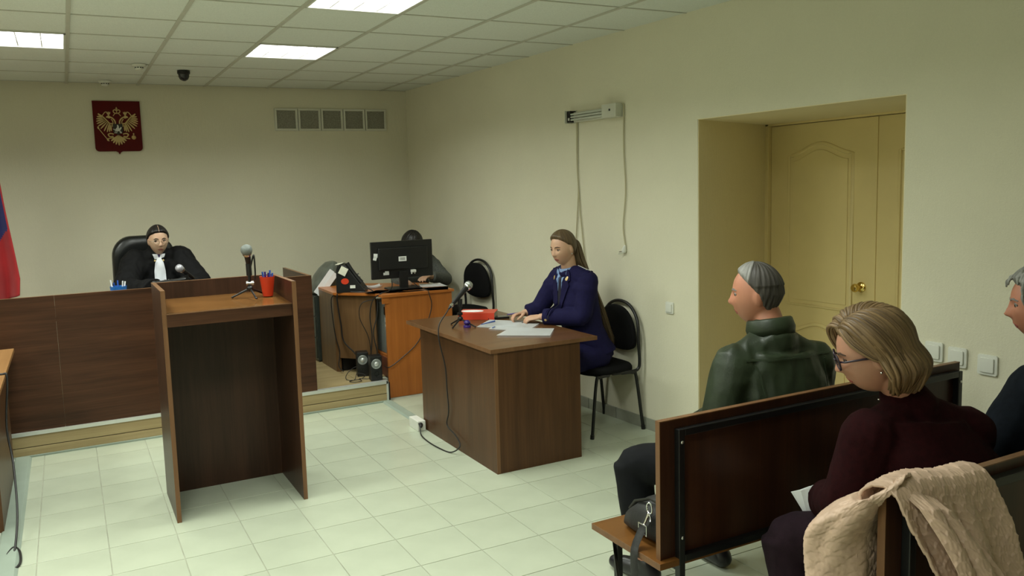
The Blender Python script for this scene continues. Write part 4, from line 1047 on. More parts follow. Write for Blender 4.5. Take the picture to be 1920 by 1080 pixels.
def head_points(D, k=1.0, male=False):
    """D: unit directions (n,3), x right, y forward, z up -> head surface points around the eye-level centre"""
    x, y, z = D[:, 0], D[:, 1], D[:, 2]
    up = z > 0
    c = np.where(up, .118, .120)
    X = .0755*x; Y = np.where(y > 0, .094, .100)*y; Z = c*z
    s = np.clip(-Z/.12, 0, 1)
    X = X*(1-(.26 if not male else .22)*s**1.5)
    Y = np.where(Y < 0, Y*(1-.45*s), Y*(1-.10*s**2)); Y = Y+.006*s
    X = X*(1+.05*G(Z-.045, .05)*np.where(Y < 0, 1, 0))
    # forehead / face flattening
    f = np.clip(Y/.09, 0, 1)
    Y = Y-.005*f*G(X, .03)*G(Z-.005, .03)
    ax = np.abs(X)
    F = f**2
    Y = Y-.011*F*G(ax-.031, .016)*G(Z-.003, .012)             # eye sockets
    Y = Y+.0045*F*G(ax-.030, .022)*G(Z-.022, .008)            # brow
    nz = np.clip((.012-Z)/.046, 0, 1)                          # nose
    nose = np.where((Z < .016) & (Z > -.040), .006+.019*nz**1.2, 0)*np.where(Z < -.032, np.clip((Z+.042)/.010, 0, 1), 1)
    Y = Y+F*nose*G(X, .0075+.005*nz)
    Y = Y+.004*F*G(ax-.012, .006)*G(Z+.033, .007)             # nostril wings
    Y = Y+.005*F*G(X, .020)*G(Z+.060, .006)+.0055*F*G(X, .017)*G(Z+.074, .006)   # lips
    Y = Y-.003*F*G(X, .02)*G(Z+.067, .0025)
    Y = Y+.009*F*G(X, .022)*G(Z+.103, .016)                   # chin
    Y = Y+.004*F*G(ax-.045, .018)*G(Z+.025, .02)              # cheeks
    return np.stack([X, Y, Z], 1)*k
def head_mesh(b, M, k=1.0, male=False, nu=64, nv=56):
    """closed head surface plus ears added to bmesh builder b"""
    rr = []
    for j in range(1, nv):
        th = PI*j/nv; D = np.array([(math.sin(th)*math.sin(2*PI*i/nu), math.sin(th)*math.cos(2*PI*i/nu), math.cos(th)) for i in range(nu)])
        rr.append([M @ V(p) for p in head_points(D, k, male)])
    b.rings(rr)
    for s in (-1, 1):
        e = M @ Matrix.Translation((s*.073*k, -.012*k, -.012*k)) @ Matrix.Rotation(s*-.35, 4, 'Z') @ Matrix.Rotation(-.15, 4, 'X')
        b.ball((0, 0, 0), (.009*k, .018*k, .031*k), 14, e)
def hair_shell(M, k, male, thick, hairline, m, parent, name='hair', groove=.0015, nu=120, nv=90, freq=34, flow=0):
    """hair cap hugging the skull: raised where hairline(p)>0, sunk under the skin elsewhere"""
    us = []; rr = []
    for j in range(1, nv):
        th = PI*j/nv; D = np.array([(math.sin(th)*math.sin(2*PI*i/nu), math.sin(th)*math.cos(2*PI*i/nu), math.cos(th)) for i in range(nu)])
        P = head_points(D, 1.0, male); ring = []
        for i, p in enumerate(P):
            h = hairline(p); a = max(0.0, min(1.0, h/.018+.35)); a = a*a*(3-2*a)
            ph = 2*PI*i/nu
            g = groove*(math.sin(ph*freq+flow*p[2]*60)+.7*math.sin(ph*freq*.43+2+flow*p[2]*35))
            t = thick(p) if callable(thick) else thick
            d = V(D[i]); q = V(p)+d*((t+g)*a-.010*(1-a)); ring.append(M @ (q*k))
        rr.append(ring)
    b = MB(); b.rings(rr); uv = b.bm.loops.layers.uv.new('UVMap')
    o = None
    C = M.inverted()
    for f in b.bm.faces:
        for l in f.loops:
            q = C @ l.vert.co; l[uv].uv = (math.atan2(q.x, q.y)/(2*PI)*1.2+.5, q.z*4)
    return b.build(name, m, parent, smooth='all')
def locks(name, paths, m, parent, n=6):
    """many tapered hair locks joined as one hair part"""
    b = MB(); uv = b.bm.loops.layers.uv.new('UVMap')
    for q, (pts, r, fl) in enumerate(paths):
        N = len(pts); f0 = len(b.bm.faces); b.bm.faces.ensure_lookup_table()
        rs = [((r*fl)*(.45+.55*math.sin(PI*min(1, .18+.80*i/(N-1)))), r*(.45+.55*math.sin(PI*min(1, .18+.80*i/(N-1))))) for i in range(N)]
        before = set(b.bm.faces)
        nf = len(b.bm.faces)
        b.tube(pts, rs, n); b.bm.faces.ensure_lookup_table()
        for fi in range(nf, len(b.bm.faces)):
            f = b.bm.faces[fi]; j = (fi-nf)//n; kk = (fi-nf) % n
            for li, l in enumerate(f.loops):
                uu = (kk+(1 if li in (1, 2) else 0))/n; vv = (j+(1 if li > 1 else 0))/max(1, N-1); l[uv].uv = (q*.37+uu*.12, vv+q*.13)
    return b.build(name, m, parent, smooth='all')
def chain(b, pts, rs, n=14, cap=True):
    """limb through joints with rounded ends, radius per joint; radius may be (across, along ref)"""
    P = [V(p) for p in pts]; R = list(rs)
    S = []; RR = []
    for i in range(len(P)-1):
        for k in range(6):
            t = k/6; S.append(P[i].lerp(P[i+1], t)); RR.append(R[i]+(R[i+1]-R[i])*t)
    S.append(P[-1]); RR.append(R[-1])
    # soften the joint angle
    for _ in range(2): S = [S[0]]+[(S[i-1]+S[i]*2+S[i+1])/4 for i in range(1, len(S)-1)]+[S[-1]]
    if cap:
        a = (S[0]-S[1]).normalized(); e = (S[-1]-S[-2]).normalized(); h, tl = [], []
        for q in (.97, .8, .5): h.append((S[0]+a*RR[0]*q, RR[0]*math.sqrt(1-q*q)))
        for q in (.5, .8, .97): tl.append((S[-1]+e*RR[-1]*q, RR[-1]*math.sqrt(1-q*q)))
        S = [p for p, _ in h]+S+[p for p, _ in tl]; RR = [r for _, r in h]+RR+[r for _, r in tl]
    b.tube(S, RR, n)
def torso(b, secs, n=28, sup=.8):
    """secs: list of (centre, right vector, forward vector, half width, half depth front, half depth back)"""
    rr = []
    for c, r, f, w_, df, db in secs:
        c, r, f = V(c), V(r).normalized(), V(f).normalized(); ring = []
        for k in range(n):
            a = 2*PI*k/n; x = math.copysign(abs(math.cos(a))**sup, math.cos(a)); y = math.copysign(abs(math.sin(a))**sup, math.sin(a))
            ring.append(c+r*x*w_+f*y*(df if y > 0 else db))
        rr.append(ring)
    b.rings(rr)
def remesh(b, name, m, parent, voxel, smooth=4, fold=0, fscale=9, seed=0, sub=None):
    """union of overlapping closed shells -> one continuous surface"""
    bmesh.ops.recalc_face_normals(b.bm, faces=b.bm.faces)
    me = bpy.data.meshes.new(name); b.bm.to_mesh(me); b.bm.free()
    o = bpy.data.objects.new(name, me); COL.objects.link(o)
    md = o.modifiers.new('r', 'REMESH'); md.mode = 'VOXEL'; md.voxel_size = voxel
    if smooth: s = o.modifiers.new('s', 'SMOOTH'); s.iterations = smooth; s.factor = .5
    dg = bpy.context.evaluated_depsgraph_get(); ev = o.evaluated_get(dg)
    m2 = bpy.data.meshes.new_from_object(ev); bpy.data.objects.remove(o); bpy.data.meshes.remove(me)
    if fold:
        N = len(m2.vertices); co = np.empty(N*3); no = np.empty(N*3); m2.vertices.foreach_get('co', co); m2.vertex_normals.foreach_get('vector', no)
        co = co.reshape(-1, 3); no = no.reshape(-1, 3)
        d = np.array([noise.noise(V((p[0]*fscale+seed, p[1]*fscale, p[2]*fscale*.55)))*.65+.35*(1-abs(noise.noise(V((p[0]*fscale*1.7+seed, p[1]*fscale*1.7, p[2]*fscale*.9+3))))*3) for p in co])
        co = co+no*(fold*d)[:, None]; m2.vertices.foreach_set('co', co.ravel())
    m2.name = name; m2.materials.clear(); m2.materials.append(m)
    for p in m2.polygons: p.use_smooth = True
    tree = BVHTree.FromPolygons([v.co.copy() for v in m2.vertices], [tuple(p.vertices) for p in m2.polygons])
    m2.transform(wm(parent).inverted()); m2.update()
    o = bpy.data.objects.new(name, m2); COL.objects.link(o); o.parent = parent
    return o, tree
def patch(tree, M, poly, name, m, parent, off=.002, thick=.003, depth=.4, cuts=2, bevel=0):
    """flat outline poly (x right, z up in frame M, which looks along -y at the surface) laid on a body surface"""
    b = MB(); bm = b.bm
    f = bm.faces.new([bm.verts.new((x, 0, z)) for x, z in poly])
    bmesh.ops.triangulate(bm, faces=[f])
    for _ in range(cuts): bmesh.ops.subdivide_edges(bm, edges=bm.edges[:], cuts=1, use_grid_fill=True)
    dirn = (M.to_3x3() @ V((0, -1, 0))).normalized()
    for v in bm.verts:
        p = M @ V((v.co.x, depth, v.co.z)); h = tree.ray_cast(p, dirn)
        v.co = (h[0]-dirn*(off+thick)) if h[0] is not None else M @ V((v.co.x, 0, v.co.z))
    bmesh.ops.recalc_face_normals(bm, faces=bm.faces)
    n = sum((f.normal for f in bm.faces), V())
    if n.dot(dirn) > 0: bmesh.ops.reverse_faces(bm, faces=bm.faces)
    top = bm.faces[:]
    r = bmesh.ops.extrude_face_region(bm, geom=top)
    for v in [g for g in r['geom'] if isinstance(g, bmesh.types.BMVert)]: pass
    newv = [g for g in r['geom'] if isinstance(g, bmesh.types.BMVert)]
    for v in newv: v.co = v.co-dirn*0
    keep = set(newv)
    for v in bm.verts:
        if v not in keep: v.co = v.co+dirn*(thick+off+.002)
    return b.build(name, m, parent, smooth=True)
def hand(b, W, fwd, back, curl=(.5, .6, .7, .8), s=1.0, left=True, thumb=.5, spread=.06):
    """hand from wrist point W: fwd along the fingers, back = normal of the hand's back; five separate bent fingers"""
    F = V(fwd).normalized(); U = V(back); U = (U-F*U.dot(F)).normalized(); R = F.cross(U)       # right side seen from the back
    T = R if left else -R                                                                  # thumb side
    W = V(W); P = lambda x, y, z: W+F*x*s+T*y*s+U*z*s
    rr = []
    for x, w_, h, oy in ((-.02, .024, .019, 0), (.0, .026, .017, 0), (.03, .036, .016, .002), (.065, .041, .014, .0), (.085, .040, .012, -.001), (.094, .034, .008, -.001)):
        rr.append([P(x, oy+w_*math.cos(2*PI*k/16), h*math.sin(2*PI*k/16)) for k in range(16)])
    b.rings(rr)
    for i, (y, l, r, c) in enumerate(((.030, .074, .0088, curl[0]), (.0095, .082, .0092, curl[1]), (-.0115, .077, .0088, curl[2]), (-.031, .060, .0078, curl[3]))):
        p = P(.080, y, 0); a = 0; pts = [P(.060, y*.95, 0), p]; rs = [r*1.1*s, r*1.08*s]; sp = (y/.03)*spread
        for ln, k in ((.45, .55), (.30, .8), (.25, .55)):
            a += c*k; d = F*math.cos(a)+T*sp*math.cos(a)-U*math.sin(a); p = p+d.normalized()*l*ln*s; pts.append(p); rs.append(r*s*(.98 if ln > .4 else .9 if ln > .28 else .78))
        chain(b, pts, rs, 10)
    p0 = P(.012, .024, -.006); p1 = P(.042, .050, -.014); p2 = p1+(F*.85+T*(.55-thumb*.7)-U*(.15+thumb*.35)).normalized()*.034*s; p3 = p2+(F*.95-T*(thumb*.35)-U*thumb*.4).normalized()*.027*s
    chain(b, [p0, p1, p2, p3], [.013*s, .0125*s, .0105*s, .0085*s], 10)

class Person:
    def __init__(s, label, loc, spec):
        s.t = thing('person', label, 'person', loc); s.sp = spec; sp = spec
        s.HM = frame(sp['face'], sp.get('headup', (0, 0, 1)), sp['head']); s.k = sp.get('k', 1.0); s.male = sp.get('male', False)
        H0, N = V(sp['pelvis']), V(sp['neck']); C = (V(sp['ls'])+V(sp['rs']))/2
        s.C = C; s.H0 = H0; s.N = N
        s.sr = (V(sp['rs'])-V(sp['ls'])).normalized()
        upv = (N-H0).normalized(); s.sf = upv.cross(s.sr).normalized()
        s.hr = V(sp.get('hipright', s.sr)).normalized(); s.hf = upv.cross(s.hr).normalized()
        s.upv = upv
    def secs(s, g=0.0, top=True, bottom=0.0, belly=0.0, flare=0.0):
        """torso sections from seat to neck; g = extra thickness of cloth"""
        sp = s.sp; W = sp.get('w', 1.0); Dp = sp.get('d', 1.0); out = []
        base = [(0, .165, .105, .115), (.14, .160, .110, .10), (.34, .142, .105+belly, .095), (.55, .150, .115+belly*.6, .105), (.76, .163, .118, .108), (.90, .150, .095, .095), (.985, .105, .068, .074)]
        mid = s.H0.lerp(s.C, .5)+V(sp.get('bend', (0, 0, 0)))
        for t, w_, df, db in base:
            if t < bottom: continue
            a = s.H0*(1-t)*(1-t)+mid*2*t*(1-t)+s.C*t*t if t <= .9 else s.C.lerp(s.N, (t-.9)/.1*.6)
            r = s.hr.lerp(s.sr, t); f = s.hf.lerp(s.sf, t)
            fl = 1+flare*max(0, .3-t)/.3
            out.append((a, r, f, w_*W*fl+g, df*Dp*fl+g, db*Dp*fl+g))
        return out
    def body(s, skin, voxel=.006):
        sp = s.sp; b = MB(); k = s.k
        torso(b, s.secs(-.012)); head_mesh(b, s.HM, k, s.male)
        nb = s.HM @ V((0, -.030*k, -.075*k)); nr = .056 if not s.male else .064
        chain(b, [s.C.lerp(s.N, .2), s.N, nb], [nr*1.15, nr, nr*.92], 18)
        for S in ('l', 'r'):
            sh, el, wr = V(sp[S+'s']), V(sp[S+'e']), V(sp[S+'w'])
            chain(b, [s.N.lerp(sh, .25), sh], [.045, .048], 12)
            chain(b, [sh, sh.lerp(el, .5), el, el.lerp(wr, .35), wr], [.050, .045, .037, .038, .025], 14)
            hd = sp.get(S+'hand')
            if hd: hand(b, wr, hd[0], hd[1], hd[2], s=k*sp.get('hs', 1.0), left=(S == 'l'), thumb=hd[3] if len(hd) > 3 else .5)
            hp, kn, an = V(sp[S+'hip']), V(sp[S+'k']), V(sp[S+'a'])
            chain(b, [hp, hp.lerp(kn, .5), kn, kn.lerp(an, .35), an], [.085, .072, .053, .05, .034], 16)
            fd = V(sp.get(S+'foot', (0, 1, 0))).normalized(); chain(b, [an, an+fd*.05+V((0, 0, -.03)), an+fd*.15+V((0, 0, -.045))], [.034, .034, .022], 12)
        s.bodyo, s.btree = remesh(b, 'body', skin, s.t, voxel, 3); return s.bodyo
    def top(s, m, g=.018, voxel=.008, name='jacket', cuff=.03, sleeve=.0, fold=.006, bottom=0.0, belly=0, flare=0, extra=None, fscale=9, collar=True, arm=1.0, sh=1.0):
        sp = s.sp; b = MB(); torso(b, s.secs(g, bottom=bottom, belly=belly, flare=flare))
        for S in ('l', 'r'):
            a, e, w_ = V(sp[S+'s']), V(sp[S+'e']), V(sp[S+'w']); we = w_+(e-w_).normalized()*cuff
            chain(b, [s.N.lerp(a, .30)-V((0, 0, .012)), a], [.052+g*.5, (.050+g)*sh], 14)
            chain(b, [s.C.lerp(a, .45)-V((0, 0, .05)), a.lerp(e, .25)], [.07+g, .058+g], 14)
            chain(b, [a, a.lerp(e, .5), e, e.lerp(we, .5)], [(.053+g)*arm*sh, (.048+g)*arm, (.043+g)*arm, (.041+g)*arm], 16)
            b.tube([e, e.lerp(we, .5), we], [(.043+g)*arm, (.041+g)*arm, (.033+g+sleeve)*arm], 16)
        if extra: extra(b)
        s.topo, s.ttree = remesh(b, name, m, s.t, voxel, 5, fold, fscale, seed=len(name)+sp.get('seed', 0)); return s.topo
    def trousers(s, m, g=.016, voxel=.009, name='trousers', fold=.005, shoes=None, hem=.06):
        sp = s.sp; b = MB(); ss = s.secs(g-.004)[:2]; torso(b, [(V(ss[0][0])-s.upv*.05, ss[0][1], ss[0][2], ss[0][3]*.9, ss[0][4], ss[0][5])]+ss)
        for S in ('l', 'r'):
            hp, kn, an = V(sp[S+'hip']), V(sp[S+'k']), V(sp[S+'a']); ae = an+(kn-an).normalized()*hem
            chain(b, [hp, hp.lerp(kn, .5), kn, kn.lerp(ae, .5)], [.092+g, .080+g, .062+g, .058+g], 18); b.tube([kn, kn.lerp(ae, .5), ae], [.062+g, .056+g, .050+g], 18)
        o, _ = remesh(b, name, m, s.t, voxel, 5, fold, 10, seed=4)
        if shoes:
            for S in ('l', 'r'):
                an = V(sp[S+'a']); fd = V(sp.get(S+'foot', (0, 1, 0))).normalized(); q = MB()
                z0 = an.z-.085
                chain(q, [an+V((0, 0, .0)), V((an.x, an.y, z0+.045))-fd*.03], [.043, .045], 14); chain(q, [V((an.x, an.y, z0+.045))-fd*.02, V((an.x, an.y, z0+.042))+fd*.09, V((an.x, an.y, z0+.034))+fd*.17], [.045, .043, .033], 14)
                remesh(q, 'shoe', shoes, s.t, .008, 4)
    def face(s, brow, lid=.3, lips=True, gaze=(0, 0), lipm=None):
        k = s.k; M = s.HM; par = s.bodyo
        # frame that looks at the face along -y (from the front)
        FM = M
        for e in (-1, 1):
            ey = None
            p0 = M @ V((e*.031*k, .3, .003*k)); h = s.btree.ray_cast(p0, (M.to_3x3() @ V((0, -1, 0))).normalized())
            c = M.inverted() @ h[0] if h[0] is not None else V((e*.031*k, .078*k, .003*k))
            R = Matrix.Translation(c-V((0, .0085*k, 0)))
            b = MB(); b.ball((0, 0, 0), (.0125*k, .0115*k, .0075*k), 16, M @ R); ew = b.build('eye', EYEW, s.bodyo, smooth='all')
            b = MB(); b.ball((0, 0, 0), (.0064*k, .003*k, .0064*k), 12, M @ R @ Matrix.Translation((gaze[0]*.004, .0100*k, gaze[1]*.003))); b.build('iris', IRIS, ew, smooth='all')
            b = MB(); b.tube([M @ R @ V((e*x*k, .0105*k-abs(x)*.35*k, z*k)) for x, z in ((-.0135, -.001), (-.008, .0052-lid*.006), (0, .0075-lid*.006), (.008, .0058-lid*.006), (.0145, 0))], .0030*k, 6); b.build('lash_line', brow, ew, smooth='all')
            b = MB(); b.ball((0, 0, 0), (.0135*k, .0122*k, .0050*k), 14, M @ R @ Matrix.Translation((0, -.0004, (.0062-lid*.003)*k))); b.build('eyelid', s.bodyo.data.materials[0], ew, smooth='all')
            patch(s.btree, FM, [(e*x*k, z*k) for x, z in ((.013, .0215), (.022, .0270), (.034, .0285), (.049, .0205), (.048, .0175), (.034, .0215), (.022, .0205), (.013, .0165))], 'eyebrow', brow, s.bodyo, .0002, .0016, cuts=1)
        if lips:
            lm = lipm or LIP
            patch(s.btree, FM, [(x*k, z*k) for x, z in ((-.023, -.0672), (-.011, -.0605), (-.004, -.0575), (0, -.0588), (.004, -.0575), (.011, -.0605), (.023, -.0672), (.010, -.0662), (0, -.067), (-.010, -.0662))], 'upper_lip', lm, s.bodyo, .0001, .0014, cuts=1)
            patch(s.btree, FM, [(x*k, z*k) for x, z in ((-.022, -.0680), (-.010, -.0675), (0, -.0682), (.010, -.0675), (.022, -.0680), (.013, -.0762), (0, -.0790), (-.013, -.0762))], 'lower_lip', lm, s.bodyo, .0001, .0016, cuts=1)
    def glasses(s, m, rx=.021, rz=.016, r=.0014, tip=-.03):
        k = s.k; M = s.HM; par = s.t
        y = .100; b = MB()
        for e in (-1, 1):
            b.tube([M @ (V((e*.032+rx*math.copysign(abs(math.cos(a))**.7, math.cos(a)), y-abs(e*.032+rx*math.cos(a))*.10, .001+rz*math.copysign(abs(math.sin(a))**.7, math.sin(a))))*k) for a in [2*PI*q/24 for q in range(24)]], r*k, 6, closed=True)
            b.tube([M @ (V(p)*k) for p in ((e*.053, y-.006, .006), (e*.072, y-.022, .006), (e*.077, .03, .004), (e*.080, -.012, .0), (e*.076, -.03, -.014))], r*1.1*k, 6)
        b.tube([M @ (V(p)*k) for p in ((-.011, y, .003), (0, y+.003, .006), (.011, y, .003))], r*k, 6)
        g = b.build('glasses', m, par, smooth='all')
        lens = MATS.get('lens')
        if not lens:
            lens, nt, bb = _new('lens'); bb.inputs['Base Color'].default_value = (.95, .95, .95, 1); bb.inputs['Transmission Weight'].default_value = 1; bb.inputs['Roughness'].default_value = .02; bb.inputs['IOR'].default_value = 1.1; MATS['lens'] = lens
        for e in (-1, 1):
            b = MB(); q = []
            for dy in (-.0005, .0005): q.append([M @ (V((e*.032+.97*rx*math.copysign(abs(math.cos(a))**.7, math.cos(a)), y+dy-abs(e*.032+rx*math.cos(a))*.10, .001+.97*rz*math.copysign(abs(math.sin(a))**.7, math.sin(a))))*k) for a in [2*PI*z/24 for z in range(24)]])
            b.rings(q); b.build('lens', lens, g)

NAVY = mat('uniform_navy', (0.0085, 0.007125, 0.04428), .85, var=.15, vs=50, bs=.25, bscale=500, spec=.2)
ROBE = mat('robe_black', (.0035, .0035, .004), .8, var=.25, vs=12, bs=.2, bscale=200, spec=.2)
BURG = mat('jumper_burgundy', (0.0153, 0.00168, 0.0024), .95, var=.25, vs=60, bs=.5, bscale=420, bdist=.003, spec=.12)
PLUM = mat('trousers_plum', (.014, .0065, .0105), .9, spec=.15, var=.2, vs=40, bs=.3, bscale=400)
GREEN = mat('jacket_green', (.020, .0295, .0150), .45, spec=.35, var=.3, vs=9, bs=.15, bscale=160)
DARKT = mat('trousers_black', (.004, .0045, .006), .85, spec=.2, var=.2, vs=30)
DARKJ = mat('jumper_dark_blue', (.006, .0085, .013), .9, spec=.15, var=.25, vs=50, bs=.3, bscale=400)
GREYT = mat('top_grey', (.09, .095, .085), .9, var=.45, vs=130, bs=.3, bscale=400)
SHOEB = mat('shoe_black', (.010, .010, .012), .3, var=.1)
H_BLACK = hair_mat('hair_black', (.006, .005, .005), (.022, .018, .016), .38)
H_BROWN = hair_mat('hair_brown', (.055, .036, .018), (.15, .10, .052), .42)
H_BLOND = hair_mat('hair_blonde', (.045, .026, .012), (.29, .185, .090), .42, .8)
H_GREY = hair_mat('hair_grey', (.10, .10, .09), (.36, .36, .33), .5)
H_SALT = hair_mat('hair_dark_grey', (.02, .017, .014), (.10, .09, .08), .5)
BROW_D = mat('brow_dark', (.02, .013, .010), .8); BROW_B = mat('brow_brown', (.09, .05, .03), .8)

def cap_line(front=.072, side=.0, back=-.085, temple=.035):
    """hairline height as a smooth function of the direction from the face: forehead, temple, ear, nape"""
    A = [0, 25, 42, 62, 80, 98, 112, 135, 180]
    Z = [front, front-.004, front-.014, (front+temple)/2-.004, temple, side, side*.4+back*.6, back, back]
    def f(p): return p[2]-float(np.interp(math.degrees(math.atan2(abs(p[0]), p[1])), A, Z))
    return f

def judge():
    p = Person('woman in black robe with white jabot and glasses, seated behind the judge bench', (.56, 2.62, .175), dict(
        head=(.565, 2.47, 1.405), face=(.10, -1, -.10), headup=(.0, -.12, 1), k=1.0, pelvis=(.56, 2.70, .72), neck=(.56, 2.535, 1.295),
        ls=(.735, 2.56, 1.225), rs=(.385, 2.56, 1.215), le=(.86, 2.33, 1.03), re=(.27, 2.33, 1.03), lw=(.70, 2.06, 1.005), rw=(.47, 2.05, 1.005),
        lhand=((-.7, -.6, .0), (0, 0, 1), (.5, .5, .6, .7)), rhand=((.75, -.6, 0), (0, 0, 1), (.5, .5, .6, .7)), hipright=(-1, 0, 0),
        lhip=(.65, 2.68, .72), rhip=(.47, 2.68, .72), lk=(.68, 2.30, .71), rk=(.44, 2.30, .71), la=(.68, 2.32, .27), ra=(.44, 2.32, .27), lfoot=(0, -1, 0), rfoot=(0, -1, 0), seed=1))
    p.body(SKIN_P, .005); p.face(BROW_D, .1, gaze=(.6, -.2), lipm=mat('lip_dull', (.36, .14, .11), .5))
    p.glasses(mat('glasses_gold', (.60, .52, .38), .25, .7), .022, .015, .0012)
    # robe: wide sleeves, gathered shoulders
    def ex(b): chain(b, [p.N+V((0, .01, -.02)), p.N+V((0, .012, .022))], [.088, .074], 18)
    p.top(ROBE, .034, .009, 'robe', .0, .035, .013, arm=1.22, sh=1.12, belly=.02, extra=ex, fscale=11)
    p.trousers(ROBE, .03, .012, 'robe_skirt', shoes=SHOEB)
    hair_shell(p.HM, p.k, False, lambda q: .010+.004*G(q[2]-.06, .05), cap_line(.070, -.005, -.07, .03), H_BLACK, p.t, groove=.0008, freq=30)
    b = MB(); b.ball((0, 0, 0), (.036, .03, .036), 18, p.HM @ Matrix.Translation((0, -.115, .0))); b.build('hair_bun', H_BLACK, p.t, smooth='all')
    b = MB(); b.tube([p.HM @ V(q) for q in ((.004, .090, .083), (.004, .060, .112), (.003, .03, .125))], (.0022, .0014), 6); b.build('parting', SKIN_P, p.t)
    # jabot, collar, tie ribbon
    F = frame((0, -1, .15), (0, .1, 1), (.562, 2.42, 1.212))
    JAB = mat('jabot_white', (.78, .80, .86), .8, var=.03, bs=.3, bscale=40)
    pr = [(-.014, .055), (.014, .055), (.034, .01), (.045, -.06), (.046, -.185), (.0, -.195), (-.042, -.185), (-.042, -.06), (-.03, .01)]
    patch(p.ttree, F, pr, 'jabot', JAB, p.t, .004, .010, .4, 3)
    patch(p.ttree, F, [(-.050, .085), (-.012, .082), (-.002, .045), (-.035, .042)], 'collar', JAB, p.t, .004, .008, .4, 2)
    patch(p.ttree, F, [(.050, .085), (.012, .082), (.002, .045), (.035, .042)], 'collar', JAB, p.t, .004, .008, .4, 2)
    patch(p.ttree, F, [(-.018, .085), (.018, .085), (.010, .05), (0, .042), (-.010, .05)], 'blouse', mat('blouse_purple', (.06, .03, .14), .6), p.t, .002, .006, .4, 2)
    patch(p.ttree, F, [(-.055, .052), (-.012, .036), (.012, .036), (.012, .044), (-.012, .046), (-.055, .062)], 'ribbon', ROBE, p.t, .010, .006, .4, 2)
    for x in (-.030, .034):
        b = MB(); h = p.ttree.ray_cast(F @ V((x, .4, .03)), -(F.to_3x3() @ V((0, 1, 0)))); c = h[0] if h[0] else F @ V((x, .0, .03)); b.ball(c-V((0, .012, 0)), .009, 10); b.build('clasp', GOLD, p.t, smooth='all')
judge()

def secretary():
    p = Person('dark-haired person in grey, mostly hidden behind the monitor', (2.90, 2.62, .175), dict(
        head=(2.865, 2.57, 1.225), face=(-.15, -1, -.45), headup=(0, -.45, 1), k=1.0, pelvis=(2.97, 2.86, .70), neck=(2.91, 2.70, 1.09),
        ls=(3.085, 2.68, 1.05), rs=(2.755, 2.74, 1.03), le=(3.20, 2.52, .86), re=(2.67, 2.48, .84), lw=(2.93, 2.34, .93), rw=(2.62, 2.22, .925),
        lhand=((-.8, -.6, -.0), (0, 0, 1), (.3, .4, .5, .5)), rhand=((-.1, -1, 0), (0, 0, 1), (.4, .5, .6, .6)), hipright=(-1, -.05, 0),
        lhip=(3.05, 2.84, .68), rhip=(2.89, 2.84, .68), lk=(3.06, 2.44, .67), rk=(2.90, 2.44, .67), la=(3.06, 2.46, .265), ra=(2.90, 2.46, .265), lfoot=(0, -1, 0), rfoot=(0, -1, 0), seed=2))
    p.body(SKIN_F, .007); p.face(BROW_D, .4)
    p.top(GREYT, .018, .010, 'jumper', .05)
    p.trousers(DARKT, shoes=SHOEB)
    hair_shell(p.HM, p.k, False, .030, cap_line(.060, -.05, -.12, .0), H_BLACK, p.t, groove=.0012)
    t = thing('office_stool', 'low dark stool under the person in grey, hidden by the desk', 'stool', (2.97, 2.87, .175))
    b = MB(); b.lathe([(.17, .40), (.19, .41), (.19, .435), (.17, .45), (.02, .452)], Matrix.Translation((2.97, 2.87, .175)), 24); b.build('seat', BLACKF, t, smooth=True)
    for k in range(4):
        a = PI/4+PI/2*k; b = MB(); b.tube([(2.97+.12*math.cos(a), 2.87+.12*math.sin(a), .58), (2.97+.16*math.cos(a), 2.87+.16*math.sin(a), .175)], .012, 8); b.build('leg', BLACKM, t)
secretary()

